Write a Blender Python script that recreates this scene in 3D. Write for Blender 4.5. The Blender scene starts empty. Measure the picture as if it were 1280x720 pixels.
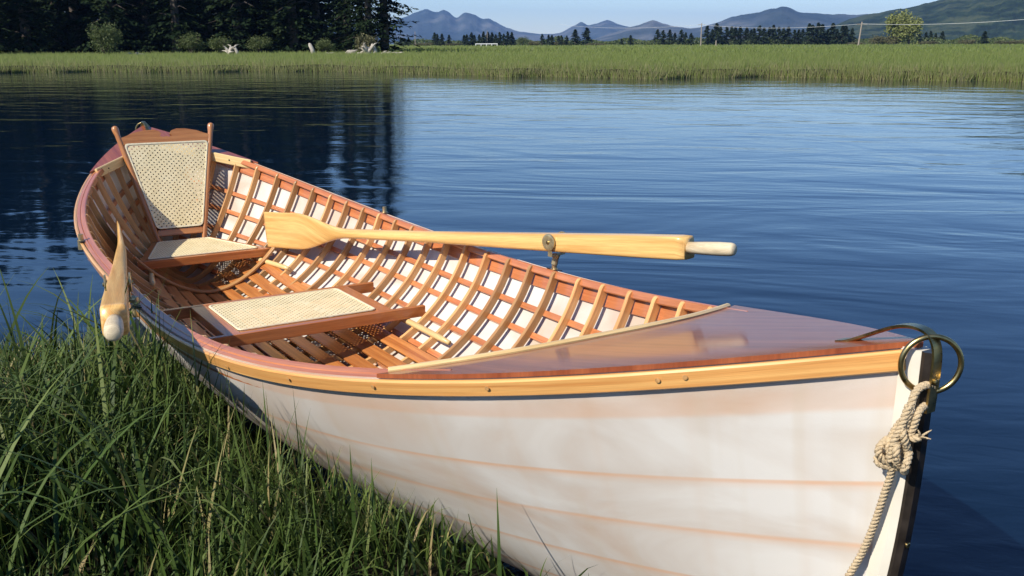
import bpy, math, random
import numpy as np
from mathutils import Vector, Matrix
rnd = random.Random(7)
rng = np.random.default_rng(7)
sc = bpy.context.scene
COL = sc.collection
PI = math.pi

# ------------------------------------------------------------------ camera frame
CX, CY, CH = 3.0962, -1.1352, 1.0738
PSI, FPX, HOR, ROLL = .575, 1191.8, 54.32, .003
PIT = math.atan((360 - HOR) / FPX)
fw = np.array([-math.cos(PSI), math.sin(PSI), 0.]); RT = np.array([math.sin(PSI), math.cos(PSI), 0.]); UPV = np.array([0, 0, 1.])
F_ = fw * math.cos(PIT) - UPV * math.sin(PIT); U_ = UPV * math.cos(PIT) + fw * math.sin(PIT)
CAMP = np.array([CX, CY, CH])
R2 = RT * math.cos(ROLL) - U_ * math.sin(ROLL); U2 = RT * math.sin(ROLL) + U_ * math.cos(ROLL)

def place(px, dist, z=0.):
    """world point at horizontal distance dist in the compass direction of photo column px (near the horizon)"""
    a = math.atan((px - 640) / (FPX / math.cos(PIT)))
    d = fw * math.cos(a) + RT * math.sin(a)
    return np.array([CX + d[0] * dist, CY + d[1] * dist, z])

# ------------------------------------------------------------------ object helpers
def link(o, parent=None):
    COL.objects.link(o)
    if parent is not None: o.parent = parent
    return o

def mesh_obj(name, verts, faces, mat, parent=None, uvs=None, smooth=False, mats=None, midx=None):
    me = bpy.data.meshes.new(name)
    me.from_pydata([tuple(map(float, v)) for v in verts], [], [tuple(int(i) for i in f) for f in faces])
    if uvs is not None:
        uvl = me.uv_layers.new(name='UVMap')
        li = np.empty(len(me.loops), dtype=np.int32); me.loops.foreach_get('vertex_index', li)
        arr = np.asarray(uvs, dtype=np.float32)
        if len(arr) == len(verts): arr = arr[li]
        uvl.data.foreach_set('uv', arr.ravel())
    for m in (mats or [mat]): me.materials.append(m)
    if midx is not None: me.polygons.foreach_set('material_index', np.asarray(midx, dtype=np.int32))
    if smooth: me.polygons.foreach_set('use_smooth', np.ones(len(me.polygons), dtype=bool))
    me.update()
    return link(bpy.data.objects.new(name, me), parent)

def empty(name, loc=(0, 0, 0)):
    o = bpy.data.objects.new(name, None); o.location = loc; o.empty_display_size = .1
    return link(o)

def tag(o, label=None, cat=None, group=None, kind=None):
    if label: o['label'] = label
    if cat: o['category'] = cat
    if group: o['group'] = group
    if kind: o['kind'] = kind
    return o

class MB:
    def __init__(s): s.v = []; s.f = []; s.uv = []; s.mi = []
    def add(s, v, f, uv=None, mi=0):
        n = len(s.v); s.v += [tuple(map(float, p)) for p in v]; s.f += [tuple(i + n for i in q) for q in f]
        s.uv += [tuple(map(float, p)) for p in (uv if uv is not None else [(p[0], p[1] + p[2]) for p in v])]
        s.mi += [mi] * len(f); return s
    def build(s, name, mat, parent=None, smooth=False, mats=None):
        return mesh_obj(name, s.v, s.f, mat, parent, s.uv, smooth, mats, s.mi if mats else None)
    def sweep(s, P, A, B, prof, caps=True, mi=0, close=False, u0=0.):
        """prof: list of (a,b) or function i -> list"""
        P = np.asarray(P, float); n = len(P)
        A = np.broadcast_to(np.asarray(A, float), P.shape); B = np.broadcast_to(np.asarray(B, float), P.shape)
        pf = prof if callable(prof) else (lambda i: prof)
        k = len(pf(0)); V = []; UV = []
        L = np.concatenate([[0], np.cumsum(np.linalg.norm(np.diff(P, axis=0), axis=1))]) + u0
        for i in range(n):
            q = pf(i); per = 0
            for j in range(k):
                V.append(P[i] + A[i] * q[j][0] + B[i] * q[j][1])
                if j: per += math.hypot(q[j][0] - q[j - 1][0], q[j][1] - q[j - 1][1])
                UV.append((L[i], per))
        Fc = []
        for i in range(n - 1 + (1 if close else 0)):
            i2 = (i + 1) % n
            for j in range(k):
                j2 = (j + 1) % k
                Fc.append((i * k + j, i * k + j2, i2 * k + j2, i2 * k + j))
        if caps and not close:
            Fc.append(tuple(range(k))[::-1]); Fc.append(tuple((n - 1) * k + j for j in range(k)))
        return s.add(V, Fc, UV, mi)
    def tube(s, P, r, k=10, mi=0, close=False, twist=0):
        P = np.asarray(P, float); n = len(P)
        T = np.gradient(P, axis=0)
        if close: T = np.roll(P, -1, 0) - np.roll(P, 1, 0)
        T /= np.linalg.norm(T, axis=1)[:, None] + 1e-12
        ref = np.array([0, 0, 1.]) if abs(T[:, 2]).mean() < .8 else np.array([1., 0, 0])
        A = np.cross(T, ref); A /= np.linalg.norm(A, axis=1)[:, None] + 1e-9; B = np.cross(T, A)
        rr = r if hasattr(r, '__len__') else [r] * n
        return s.sweep(P, A, B, lambda i: [(rr[i] * math.cos(2 * PI * j / k), rr[i] * math.sin(2 * PI * j / k)) for j in range(k)], True, mi, close)

def rect(w, h, c=.0015, a0=0., b0=0.):
    x, y = w / 2, h / 2
    c = min(c, x * .6, y * .6)
    return [(a0 + a, b0 + b) for a, b in [(-x + c, -y), (x - c, -y), (x, -y + c), (x, y - c), (x - c, y), (-x + c, y), (-x, y - c), (-x, -y + c)]]

def bar(mb, p, q, w, h, up=(0, 0, 1), c=.002, mi=0, n=2):
    p = np.asarray(p, float); q = np.asarray(q, float); t = q - p; t /= np.linalg.norm(t)
    A = np.cross(t, up); A /= np.linalg.norm(A); B = np.cross(A, t)
    return mb.sweep([p + (q - p) * i / (n - 1) for i in range(n)], A, B, rect(w, h, c), mi=mi)

def disc(name, c, nrm, r, mat, parent, th=.0025, k=14):
    nrm = np.asarray(nrm, float); nrm /= np.linalg.norm(nrm)
    ref = np.array([0, 0, 1.]) if abs(nrm[2]) < .8 else np.array([1., 0, 0])
    A = np.cross(nrm, ref); A /= np.linalg.norm(A); B = np.cross(nrm, A)
    c = np.asarray(c, float); m = MB()
    m.sweep([c - nrm * th, c + nrm * th * .6, c + nrm * th], A, B, lambda i: [(r * (1, 1, .8)[i] * math.cos(2 * PI * j / k), r * (1, 1, .8)[i] * math.sin(2 * PI * j / k)) for j in range(k)])
    return m.build(name, mat, parent)

# ------------------------------------------------------------------ materials
def newmat(name):
    m = bpy.data.materials.new(name); m.use_nodes = True
    nt = m.node_tree; nt.nodes.clear()
    return m, nt, nt.nodes, nt.links

def ramp(N, cols, pos=None, interp='LINEAR'):
    r = N.new('ShaderNodeValToRGB'); r.color_ramp.interpolation = interp
    e = r.color_ramp.elements
    pos = pos or [i / (len(cols) - 1) for i in range(len(cols))]
    while len(e) < len(cols): e.new(.5)
    for i, (c, p) in enumerate(zip(cols, pos)): e[i].position = p; e[i].color = (*c, 1)
    return r

def wood(name, dark, light, rough=.35, coat=.3, su=1.3, sv=38., bump=.06, var=.22, spec=.4, coatr=.12):
    m, nt, N, L = newmat(name)
    uv = N.new('ShaderNodeUVMap'); oi = N.new('ShaderNodeObjectInfo')
    add = N.new('ShaderNodeVectorMath'); add.operation = 'ADD'
    sc_ = N.new('ShaderNodeVectorMath'); sc_.operation = 'SCALE'; sc_.inputs['Scale'].default_value = 17.3
    cmb = N.new('ShaderNodeCombineXYZ'); L.new(oi.outputs['Random'], cmb.inputs[0]); L.new(oi.outputs['Random'], cmb.inputs[1])
    L.new(cmb.outputs[0], sc_.inputs[0]); L.new(uv.outputs[0], add.inputs[0]); L.new(sc_.outputs[0], add.inputs[1])
    mp = N.new('ShaderNodeMapping'); mp.inputs['Scale'].default_value = (su, sv, 1); L.new(add.outputs[0], mp.inputs[0])
    n1 = N.new('ShaderNodeTexNoise'); n1.inputs['Scale'].default_value = 1.6; n1.inputs['Detail'].default_value = 5; n1.inputs['Distortion'].default_value = .6
    L.new(mp.outputs[0], n1.inputs[0])
    mp2 = N.new('ShaderNodeMapping'); mp2.inputs['Scale'].default_value = (su * 6, sv * 9, 1); L.new(add.outputs[0], mp2.inputs[0])
    n2 = N.new('ShaderNodeTexNoise'); n2.inputs['Scale'].default_value = 2.; n2.inputs['Detail'].default_value = 3; L.new(mp2.outputs[0], n2.inputs[0])
    mid = tuple((a + b) / 2 for a, b in zip(dark, light))
    r1 = ramp(N, [dark, mid, light], [.3, .5, .68]); L.new(n1.outputs[0], r1.inputs[0])
    r2 = ramp(N, [(.78,) * 3, (1.12,) * 3], [.3, .7]); L.new(n2.outputs[0], r2.inputs[0])
    mx = N.new('ShaderNodeMix'); mx.data_type = 'RGBA'; mx.blend_type = 'MULTIPLY'; mx.inputs[0].default_value = 1
    L.new(r1.outputs[0], mx.inputs[6]); L.new(r2.outputs[0], mx.inputs[7])
    hs = N.new('ShaderNodeHueSaturation'); mr = N.new('ShaderNodeMapRange'); mr.inputs[3].default_value = 1 - var; mr.inputs[4].default_value = 1 + var
    L.new(oi.outputs['Random'], mr.inputs[0]); L.new(mr.outputs[0], hs.inputs['Value']); L.new(mx.outputs[2], hs.inputs['Color'])
    b = N.new('ShaderNodeBsdfPrincipled'); L.new(hs.outputs[0], b.inputs['Base Color'])
    b.inputs['Roughness'].default_value = rough; b.inputs['Coat Weight'].default_value = coat; b.inputs['Coat Roughness'].default_value = coatr
    b.inputs['Specular IOR Level'].default_value = spec
    bp = N.new('ShaderNodeBump'); bp.inputs['Strength'].default_value = bump; bp.inputs['Distance'].default_value = .002
    L.new(n2.outputs[0], bp.inputs['Height']); L.new(bp.outputs[0], b.inputs['Normal'])
    o = N.new('ShaderNodeOutputMaterial'); L.new(b.outputs[0], o.inputs[0])
    return m

M = {}
M['rib'] = wood('ash_rib', (.46, .225, .075), (.66, .37, .145), .32, .3, var=.28)
M['cedar'] = wood('red_cedar', (.42, .13, .045), (.60, .235, .09), .35, .25, var=.12)
M['clamp'] = wood('red_cedar_clamp', (.40, .118, .042), (.57, .21, .082), .3, .5, var=.04, coatr=.1)
M['mahog'] = wood('varnished_mahogany', (.22, .050, .020), (.36, .105, .040), .42, .6, su=1., sv=22, bump=.03, var=.04, coatr=.075, spec=.25)
M['pine'] = wood('yellow_pine_rail', (.62, .27, .075), (.79, .43, .14), .32, .5, su=.8, sv=60, var=.03)
M['oar'] = wood('spruce_oar', (.60, .31, .085), (.82, .53, .19), .36, .35, su=.9, sv=30, var=.04)
M['grip'] = wood('bare_wood_grip', (.52, .41, .25), (.70, .59, .40), .6, .0, su=3, sv=30, var=.03)
M['slat'] = wood('floor_slat', (.34, .105, .026), (.58, .235, .065), .35, .3, var=.22)
M['seat'] = wood('cherry_seat', (.32, .098, .028), (.50, .185, .058), .3, .5, var=.08)
M['chair'] = wood('cherry_back', (.36, .135, .04), (.54, .24, .08), .3, .5, var=.05)
M['pale'] = wood('pale_ash', (.62, .42, .17), (.78, .58, .28), .4, .2, var=.06)

def simple(name, col, rough=.5, metal=0., nscale=30., amp=.25, bump=.0, bscale=40., coat=0., spec=.5):
    m, nt, N, L = newmat(name)
    tc = N.new('ShaderNodeTexCoord'); n = N.new('ShaderNodeTexNoise'); n.inputs['Scale'].default_value = nscale; n.inputs['Detail'].default_value = 6
    L.new(tc.outputs['Object'], n.inputs[0])
    r = ramp(N, [tuple(c * (1 - amp) for c in col), tuple(min(1, c * (1 + amp)) for c in col)], [.3, .7]); L.new(n.outputs[0], r.inputs[0])
    b = N.new('ShaderNodeBsdfPrincipled'); L.new(r.outputs[0], b.inputs['Base Color'])
    b.inputs['Roughness'].default_value = rough; b.inputs['Metallic'].default_value = metal; b.inputs['Coat Weight'].default_value = coat
    b.inputs['Specular IOR Level'].default_value = spec
    if metal:
        rr = N.new('ShaderNodeMapRange'); rr.inputs[3].default_value = rough * .7; rr.inputs[4].default_value = rough * 1.5; L.new(n.outputs[0], rr.inputs[0]); L.new(rr.outputs[0], b.inputs['Roughness'])
    if bump:
        n2 = N.new('ShaderNodeTexNoise'); n2.inputs['Scale'].default_value = bscale; n2.inputs['Detail'].default_value = 5; L.new(tc.outputs['Object'], n2.inputs[0])
        bp = N.new('ShaderNodeBump'); bp.inputs['Strength'].default_value = bump; bp.inputs['Distance'].default_value = .02 if bscale > 5 else .3; L.new(n2.outputs[0], bp.inputs['Height']); L.new(bp.outputs[0], b.inputs['Normal'])
    o = N.new('ShaderNodeOutputMaterial'); L.new(b.outputs[0], o.inputs[0])
    return m
M['brass'] = simple('aged_brass', (.42, .31, .13), .28, 1., 60, .3)
M['darkbrass'] = simple('shade_dark_brass', (.045, .035, .028), .35, .6, 40, .4)  # near-black brass: shade on the stem's front face is put into the colour
M['steel'] = simple('grey_oarlock_metal', (.50, .40, .22), .36, .8, 60, .25)
M['iron'] = simple('dark_socket', (.03, .025, .02), .4, .5, 50, .3)
M['plug'] = simple('screw_head', (.52, .28, .10), .55, 0., 200, .3)
M['stem'] = simple('pale_stem', (.66, .61, .50), .45, 0, 12, .1)
M['rope'] = simple('cotton_rope', (.56, .43, .26), .85, 0, 300, .2, .5, 600)
M['drift'] = simple('bleached_driftwood', (.40, .36, .30), .9, 0, 4, .35, .6, 8)
M['bark'] = simple('bark', (.07, .055, .045), .95, 0, 6, .4, .7, 10)
M['pole'] = simple('weathered_pole', (.26, .22, .18), .9, 0, 6, .2)
M['whitep'] = simple('white_painted_rail', (.75, .75, .72), .6, 0, 6, .08)

def skin_mat():
    m, nt, N, L = newmat('translucent_white_skin')
    uv = N.new('ShaderNodeUVMap'); sep = N.new('ShaderNodeSeparateXYZ'); L.new(uv.outputs[0], sep.inputs[0])
    tc = N.new('ShaderNodeTexCoord')
    n = N.new('ShaderNodeTexNoise'); n.inputs['Scale'].default_value = 2.4; n.inputs['Detail'].default_value = 6; n.inputs['Distortion'].default_value = .8
    mp = N.new('ShaderNodeMapping'); mp.inputs['Scale'].default_value = (.8, 1, 2.2); L.new(tc.outputs['Object'], mp.inputs[0]); L.new(mp.outputs[0], n.inputs[0])
    base = ramp(N, [(.66, .53, .42), (.71, .645, .565), (.79, .755, .69)], [.36, .48, .60]); L.new(n.outputs[0], base.inputs[0])
    # wood that shows through the thin skin where it is stretched over clamp and stringers
    cols = [(0,), (1,)]
    r = N.new('ShaderNodeValToRGB'); r.color_ramp.interpolation = 'LINEAR'; e = r.color_ramp.elements
    pts = [(0., 0.)]
    for t in SORT_T: pts += [(t - .024, 0.), (t - .009, .35), (t - .002, 1.), (t + .002, .9), (t + .006, 0.)]
    pts += [(.868, 0.), (.880, .6), (.915, .5), (.935, .3), (1., .3)]
    pts.sort()
    while len(e) < len(pts): e.new(.5)
    for i, (p, v) in enumerate(pts): e[i].position = max(0, p); e[i].color = (v, v, v, 1)
    L.new(sep.outputs[1], r.inputs[0])
    n3 = N.new('ShaderNodeTexNoise'); n3.inputs['Scale'].default_value = 7; n3.inputs['Detail'].default_value = 4; L.new(tc.outputs['Object'], n3.inputs[0])
    mr = N.new('ShaderNodeMapRange'); mr.inputs[1].default_value = .3; mr.inputs[2].default_value = .7; mr.inputs[3].default_value = .45; mr.inputs[4].default_value = .75; L.new(n3.outputs[0], mr.inputs[0])
    mul = N.new('ShaderNodeMath'); mul.operation = 'MULTIPLY'; L.new(r.outputs[0], mul.inputs[0]); L.new(mr.outputs[0], mul.inputs[1])
    mx = N.new('ShaderNodeMix'); mx.data_type = 'RGBA'; L.new(mul.outputs[0], mx.inputs[0]); L.new(base.outputs[0], mx.inputs[6]); mx.inputs[7].default_value = (.78, .43, .22, 1)
    # ribs faintly visible through the cloth
    rx = N.new('ShaderNodeMath'); rx.operation = 'DIVIDE'; rx.inputs[1].default_value = .14; L.new(sep.outputs[0], rx.inputs[0])
    ra = N.new('ShaderNodeMath'); ra.operation = 'ADD'; ra.inputs[1].default_value = 50.5; L.new(rx.outputs[0], ra.inputs[0])
    rf = N.new('ShaderNodeMath'); rf.operation = 'FRACT'; L.new(ra.outputs[0], rf.inputs[0])
    rr_ = ramp(N, [(0,) * 3, (.16,) * 3, (0,) * 3], [.40, .5, .60]); L.new(rf.outputs[0], rr_.inputs[0])
    mr5 = N.new('ShaderNodeMath'); mr5.operation = 'MULTIPLY'; L.new(rr_.outputs[0], mr5.inputs[0]); L.new(mr.outputs[0], mr5.inputs[1])
    mx5 = N.new('ShaderNodeMix'); mx5.data_type = 'RGBA'; L.new(mr5.outputs[0], mx5.inputs[0]); L.new(mx.outputs[2], mx5.inputs[6]); mx5.inputs[7].default_value = (.66, .46, .30, 1); mx = mx5
    # vertical drip stains
    mp4 = N.new('ShaderNodeMapping'); mp4.inputs['Scale'].default_value = (16, .6, .9); L.new(tc.outputs['Object'], mp4.inputs[0])
    n4 = N.new('ShaderNodeTexNoise'); n4.inputs['Scale'].default_value = 1.; n4.inputs['Detail'].default_value = 3; L.new(mp4.outputs[0], n4.inputs[0])
    r4 = ramp(N, [(0,) * 3, (.38,) * 3], [.55, .70]); L.new(n4.outputs[0], r4.inputs[0])
    mx2 = N.new('ShaderNodeMix'); mx2.data_type = 'RGBA'; L.new(r4.outputs[0], mx2.inputs[0]); L.new(mx.outputs[2], mx2.inputs[6]); mx2.inputs[7].default_value = (.66, .56, .42, 1)
    b = N.new('ShaderNodeBsdfPrincipled'); L.new(mx2.outputs[2], b.inputs['Base Color']); b.inputs['Roughness'].default_value = .38
    tr = N.new('ShaderNodeBsdfTranslucent'); L.new(mx2.outputs[2], tr.inputs[0])
    wv = N.new('ShaderNodeTexNoise'); wv.inputs['Scale'].default_value = 420; L.new(tc.outputs['Object'], wv.inputs[0])
    bp = N.new('ShaderNodeBump'); bp.inputs['Strength'].default_value = .18; bp.inputs['Distance'].default_value = .001; L.new(wv.outputs[0], bp.inputs['Height'])
    bp2 = N.new('ShaderNodeBump'); bp2.inputs['Strength'].default_value = .35; bp2.inputs['Distance'].default_value = .006; L.new(n.outputs[0], bp2.inputs['Height']); L.new(bp.outputs[0], bp2.inputs['Normal'])
    L.new(bp2.outputs[0], b.inputs['Normal'])
    ms = N.new('ShaderNodeMixShader'); ms.inputs[0].default_value = .24; L.new(b.outputs[0], ms.inputs[1]); L.new(tr.outputs[0], ms.inputs[2])
    o = N.new('ShaderNodeOutputMaterial'); L.new(ms.outputs[0], o.inputs[0])
    return m
SORT_T = [.10, .24, .40, .555, .705]
M['skin'] = skin_mat()

def cane_mat():
    m, nt, N, L = newmat('woven_cane')
    uv = N.new('ShaderNodeUVMap'); mp = N.new('ShaderNodeMapping'); s = 1 / .0165; mp.inputs['Scale'].default_value = (s, s, 1); mp.inputs['Rotation'].default_value = (0, 0, PI / 4)
    L.new(uv.outputs[0], mp.inputs[0])
    def hole(off, rad):
        a = N.new('ShaderNodeVectorMath'); a.operation = 'ADD'; a.inputs[1].default_value = (off, off, 0); L.new(mp.outputs[0], a.inputs[0])
        f = N.new('ShaderNodeVectorMath'); f.operation = 'FRACTION'; L.new(a.outputs[0], f.inputs[0])
        d = N.new('ShaderNodeVectorMath'); d.operation = 'DISTANCE'; d.inputs[1].default_value = (.5, .5, 0); L.new(f.outputs[0], d.inputs[0])
        g = N.new('ShaderNodeMath'); g.operation = 'LESS_THAN'; g.inputs[1].default_value = rad; L.new(d.outputs['Value'], g.inputs[0])
        return g, d
    g1, d1 = hole(0, .195)
    w = N.new('ShaderNodeTexWave'); w.bands_direction = 'DIAGONAL'; w.inputs['Scale'].default_value = 1.4; L.new(mp.outputs[0], w.inputs[0])
    r = ramp(N, [(.77, .62, .33), (.89, .79, .50)], [.1, .7]); L.new(w.outputs[0], r.inputs[0])
    n = N.new('ShaderNodeTexNoise'); n.inputs['Scale'].default_value = .25; n.inputs['Detail'].default_value = 4; L.new(mp.outputs[0], n.inputs[0])
    r2 = ramp(N, [(.93, .91, .86), (1.03, 1.03, 1.03)], [.35, .6]); L.new(n.outputs[0], r2.inputs[0])
    mx = N.new('ShaderNodeMix'); mx.data_type = 'RGBA'; mx.blend_type = 'MULTIPLY'; mx.inputs[0].default_value = 1; L.new(r.outputs[0], mx.inputs[6]); L.new(r2.outputs[0], mx.inputs[7])
    b = N.new('ShaderNodeBsdfPrincipled'); L.new(mx.outputs[2], b.inputs['Base Color']); b.inputs['Roughness'].default_value = .5
    bp = N.new('ShaderNodeBump'); bp.inputs['Strength'].default_value = .5; bp.inputs['Distance'].default_value = .002; L.new(w.outputs[0], bp.inputs['Height']); L.new(bp.outputs[0], b.inputs['Normal'])
    t = N.new('ShaderNodeBsdfTransparent'); ms = N.new('ShaderNodeMixShader'); L.new(g1.outputs[0], ms.inputs[0]); L.new(b.outputs[0], ms.inputs[1]); L.new(t.outputs[0], ms.inputs[2])
    o = N.new('ShaderNodeOutputMaterial'); L.new(ms.outputs[0], o.inputs[0])
    return m
M['cane'] = cane_mat()
M['canebind'] = simple('cane_binding', (.78, .70, .48), .5, 0, 60, .1)

def blade_mat(name, cols, trans=.25, rough=.5, tip=None, spec=.3):
    """uv.x = random per blade, uv.y = height along blade"""
    m, nt, N, L = newmat(name)
    uv = N.new('ShaderNodeUVMap'); sep = N.new('ShaderNodeSeparateXYZ'); L.new(uv.outputs[0], sep.inputs[0])
    r = ramp(N, cols); L.new(sep.outputs[0], r.inputs[0])
    src = r.outputs[0]
    if tip:
        p = N.new('ShaderNodeMath'); p.operation = 'POWER'; p.inputs[1].default_value = 3; L.new(sep.outputs[1], p.inputs[0])
        q = N.new('ShaderNodeMath'); q.operation = 'MULTIPLY'; q.inputs[1].default_value = tip[1]; L.new(p.outputs[0], q.inputs[0])
        mx = N.new('ShaderNodeMix'); mx.data_type = 'RGBA'; L.new(q.outputs[0], mx.inputs[0]); L.new(src, mx.inputs[6]); mx.inputs[7].default_value = (*tip[0], 1); src = mx.outputs[2]
    b = N.new('ShaderNodeBsdfPrincipled'); L.new(src, b.inputs['Base Color']); b.inputs['Roughness'].default_value = rough; b.inputs['Specular IOR Level'].default_value = spec
    t = N.new('ShaderNodeBsdfTranslucent'); L.new(src, t.inputs[0])
    ms = N.new('ShaderNodeMixShader'); ms.inputs[0].default_value = trans; L.new(b.outputs[0], ms.inputs[1]); L.new(t.outputs[0], ms.inputs[2])
    o = N.new('ShaderNodeOutputMaterial'); L.new(ms.outputs[0], o.inputs[0])
    return m
M['sedge'] = blade_mat('bank_sedge', [(.012, .028, .006), (.055, .100, .020), (.026, .054, .010), (.105, .150, .035), (.30, .23, .11)], .18, .55, ((.14, .17, .035), .4), .22)
M['meadow_blade'] = blade_mat('meadow_blade', [(.12, .165, .034), (.175, .22, .052), (.15, .195, .042), (.26, .23, .12)], .3, .6, ((.22, .245, .10), .5))
M['spruce'] = blade_mat('spruce_needles', [(.007, .015, .006), (.014, .027, .010), (.027, .040, .015)], .1, .8, None, .08)
M['farspruce'] = blade_mat('far_spruce_needles', [(.016, .03, .013), (.035, .055, .025)], .1, .7)
M['bush'] = blade_mat('bush_leaves', [(.05, .075, .022), (.09, .12, .036), (.13, .15, .06)], .3, .6)
M['yellowleaf'] = blade_mat('yellow_green_leaves', [(.16, .19, .05), (.26, .27, .09)], .3, .6)
M['brownbush'] = blade_mat('bare_brown_twigs', [(.10, .10, .05), (.16, .15, .07)], .3, .7)

def water_mat():
    m, nt, N, L = newmat('river_water')
    tc = N.new('ShaderNodeTexCoord')
    mpr = N.new('ShaderNodeMapping'); mpr.inputs['Rotation'].default_value = (0, 0, PSI - PI / 2 + .15); mpr.inputs['Scale'].default_value = (1, 1, 1); L.new(tc.outputs['Object'], mpr.inputs[0])
    def nz(sx, sy, scale, det, dist=.3):
        mp = N.new('ShaderNodeMapping'); mp.inputs['Scale'].default_value = (sx, sy, 1); L.new(mpr.outputs[0], mp.inputs[0])
        n = N.new('ShaderNodeTexNoise'); n.inputs['Scale'].default_value = scale; n.inputs['Detail'].default_value = det; n.inputs['Distortion'].default_value = dist; L.new(mp.outputs[0], n.inputs[0]); return n
    big = nz(.25, .8, .22, 3)            # wind patches
    a = nz(.45, 1.5, 1.1, 3, .6)
    c = nz(.8, 2.0, 6.5, 4, .8)
    patch = N.new('ShaderNodeMapRange'); patch.inputs[1].default_value = .42; patch.inputs[2].default_value = .62; patch.inputs[3].default_value = .45; patch.inputs[4].default_value = 1.2; L.new(big.outputs[0], patch.inputs[0])
    sw = nz(.75, 1.3, .5, 3, 1.2); b0 = N.new('ShaderNodeBump'); b0.inputs['Distance'].default_value = .12; b0.inputs['Strength'].default_value = .19; L.new(sw.outputs[0], b0.inputs['Height'])
    b1 = N.new('ShaderNodeBump'); L.new(b0.outputs[0], b1.inputs['Normal']); b1.inputs['Distance'].default_value = .06; b1.inputs['Strength'].default_value = .19; L.new(a.outputs[0], b1.inputs['Height'])
    mulp = N.new('ShaderNodeMath'); mulp.operation = 'MULTIPLY'; mulp.inputs[1].default_value = .11; L.new(patch.outputs[0], mulp.inputs[0])
    b2 = N.new('ShaderNodeBump'); b2.inputs['Distance'].default_value = .012; L.new(mulp.outputs[0], b2.inputs['Strength']); L.new(c.outputs[0], b2.inputs['Height']); L.new(b1.outputs[0], b2.inputs['Normal'])
    b = N.new('ShaderNodeBsdfPrincipled'); b.inputs['Base Color'].default_value = (.0022, .0085, .0210, 1); b.inputs['Roughness'].default_value = .04; b.inputs['IOR'].default_value = 1.33
    L.new(b2.outputs[0], b.inputs['Normal'])
    o = N.new('ShaderNodeOutputMaterial'); L.new(b.outputs[0], o.inputs[0])
    return m
M['water'] = water_mat()

def ground_mat(name, cols, s1, s2, bump=.3, pos=None):
    m, nt, N, L = newmat(name)
    tc = N.new('ShaderNodeTexCoord')
    n = N.new('ShaderNodeTexNoise'); n.inputs['Scale'].default_value = s1; n.inputs['Detail'].default_value = 8; L.new(tc.outputs['Object'], n.inputs[0])
    n2 = N.new('ShaderNodeTexNoise'); n2.inputs['Scale'].default_value = s2; n2.inputs['Detail'].default_value = 6; L.new(tc.outputs['Object'], n2.inputs[0])
    ad = N.new('ShaderNodeMath'); ad.operation = 'ADD'; L.new(n.outputs[0], ad.inputs[0]); L.new(n2.outputs[0], ad.inputs[1])
    hf = N.new('ShaderNodeMath'); hf.operation = 'MULTIPLY'; hf.inputs[1].default_value = .5; L.new(ad.outputs[0], hf.inputs[0])
    r = ramp(N, cols, pos or [.35 + .3 * i / (len(cols) - 1) for i in range(len(cols))]); L.new(hf.outputs[0], r.inputs[0])
    b = N.new('ShaderNodeBsdfPrincipled'); L.new(r.outputs[0], b.inputs['Base Color']); b.inputs['Roughness'].default_value = .95; b.inputs['Specular IOR Level'].default_value = .15
    bp = N.new('ShaderNodeBump'); bp.inputs['Strength'].default_value = bump; bp.inputs['Distance'].default_value = .5 / s2; L.new(n2.outputs[0], bp.inputs['Height']); L.new(bp.outputs[0], b.inputs['Normal'])
    o = N.new('ShaderNodeOutputMaterial'); L.new(b.outputs[0], o.inputs[0])
    return m
M['mud'] = ground_mat('dark_bank_soil', [(.008, .007, .004), (.020, .017, .010), (.016, .020, .008)], 3, 25, .6)
M['meadow'] = ground_mat('meadow_ground', [(.09, .12, .035), (.13, .16, .05), (.17, .18, .08)], .05, .8, .2)
M['hill'] = ground_mat('wooded_hill', [(.008, .017, .009), (.020, .035, .016), (.048, .060, .028)], .02, .06, .9, [.42, .5, .58])
M['range'] = ground_mat('distant_range', [(.025, .035, .03), (.05, .06, .055), (.12, .12, .11)], .0016, .008, .5, [.42, .52, .6])

# ------------------------------------------------------------------ hull geometry
X0 = .0515; L2 = 2.300; HEEL = -.0108
BC = np.array([0.621, 0.6158, 0.6142, 0.6152, 0.6193, 0.6258, 0.6368, 0.6426, 0.6475])
ZC = np.array([0.6496, 0.5124, 0.4184, 0.3736, 0.36, 0.3661, 0.4140, 0.5200, 0.6690])
def lag(u, c):
    n = len(c); t = (u + 1) / 2 * (n - 1); i = np.clip(np.floor(t).astype(int), 0, n - 2); f = t - i
    e = np.concatenate([[2 * c[0] - c[1]], c, [2 * c[-1] - c[-2]]]); a, b, d, g = e[i], e[i + 1], e[i + 2], e[i + 3]
    return .5 * ((2 * b) + (-a + d) * f + (2 * a - 5 * b + 4 * d - g) * f * f + (-a + 3 * b - 3 * d + g) * f ** 3)
def usm(c):     # natural cubic spline through the control values
    n = len(c); h = 2 / (n - 1); A = np.eye(n); r = np.zeros(n)
    for i in range(1, n - 1): A[i, i - 1:i + 2] = (1, 4, 1); r[i] = 6 * (c[i - 1] - 2 * c[i] + c[i + 1]) / h ** 2
    m2 = np.linalg.solve(A, r)
    def f(u):
        u = np.clip(np.asarray(u, float), -1, 1); t = (u + 1) / h; i = np.clip(np.floor(t).astype(int), 0, n - 2); b = t - i; a = 1 - b
        return a * c[i] + b * c[i + 1] + ((a ** 3 - a) * m2[i] + (b ** 3 - b) * m2[i + 1]) * h * h / 6
    return f
_b = usm(BC); _z = usm(ZC)
def bz(u):
    u = np.asarray(u, float); return _b(u) * (1 - np.abs(u) ** 3), _z(u)
def zk_(u): return -.075 + .05 * np.abs(u) ** 6
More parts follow.
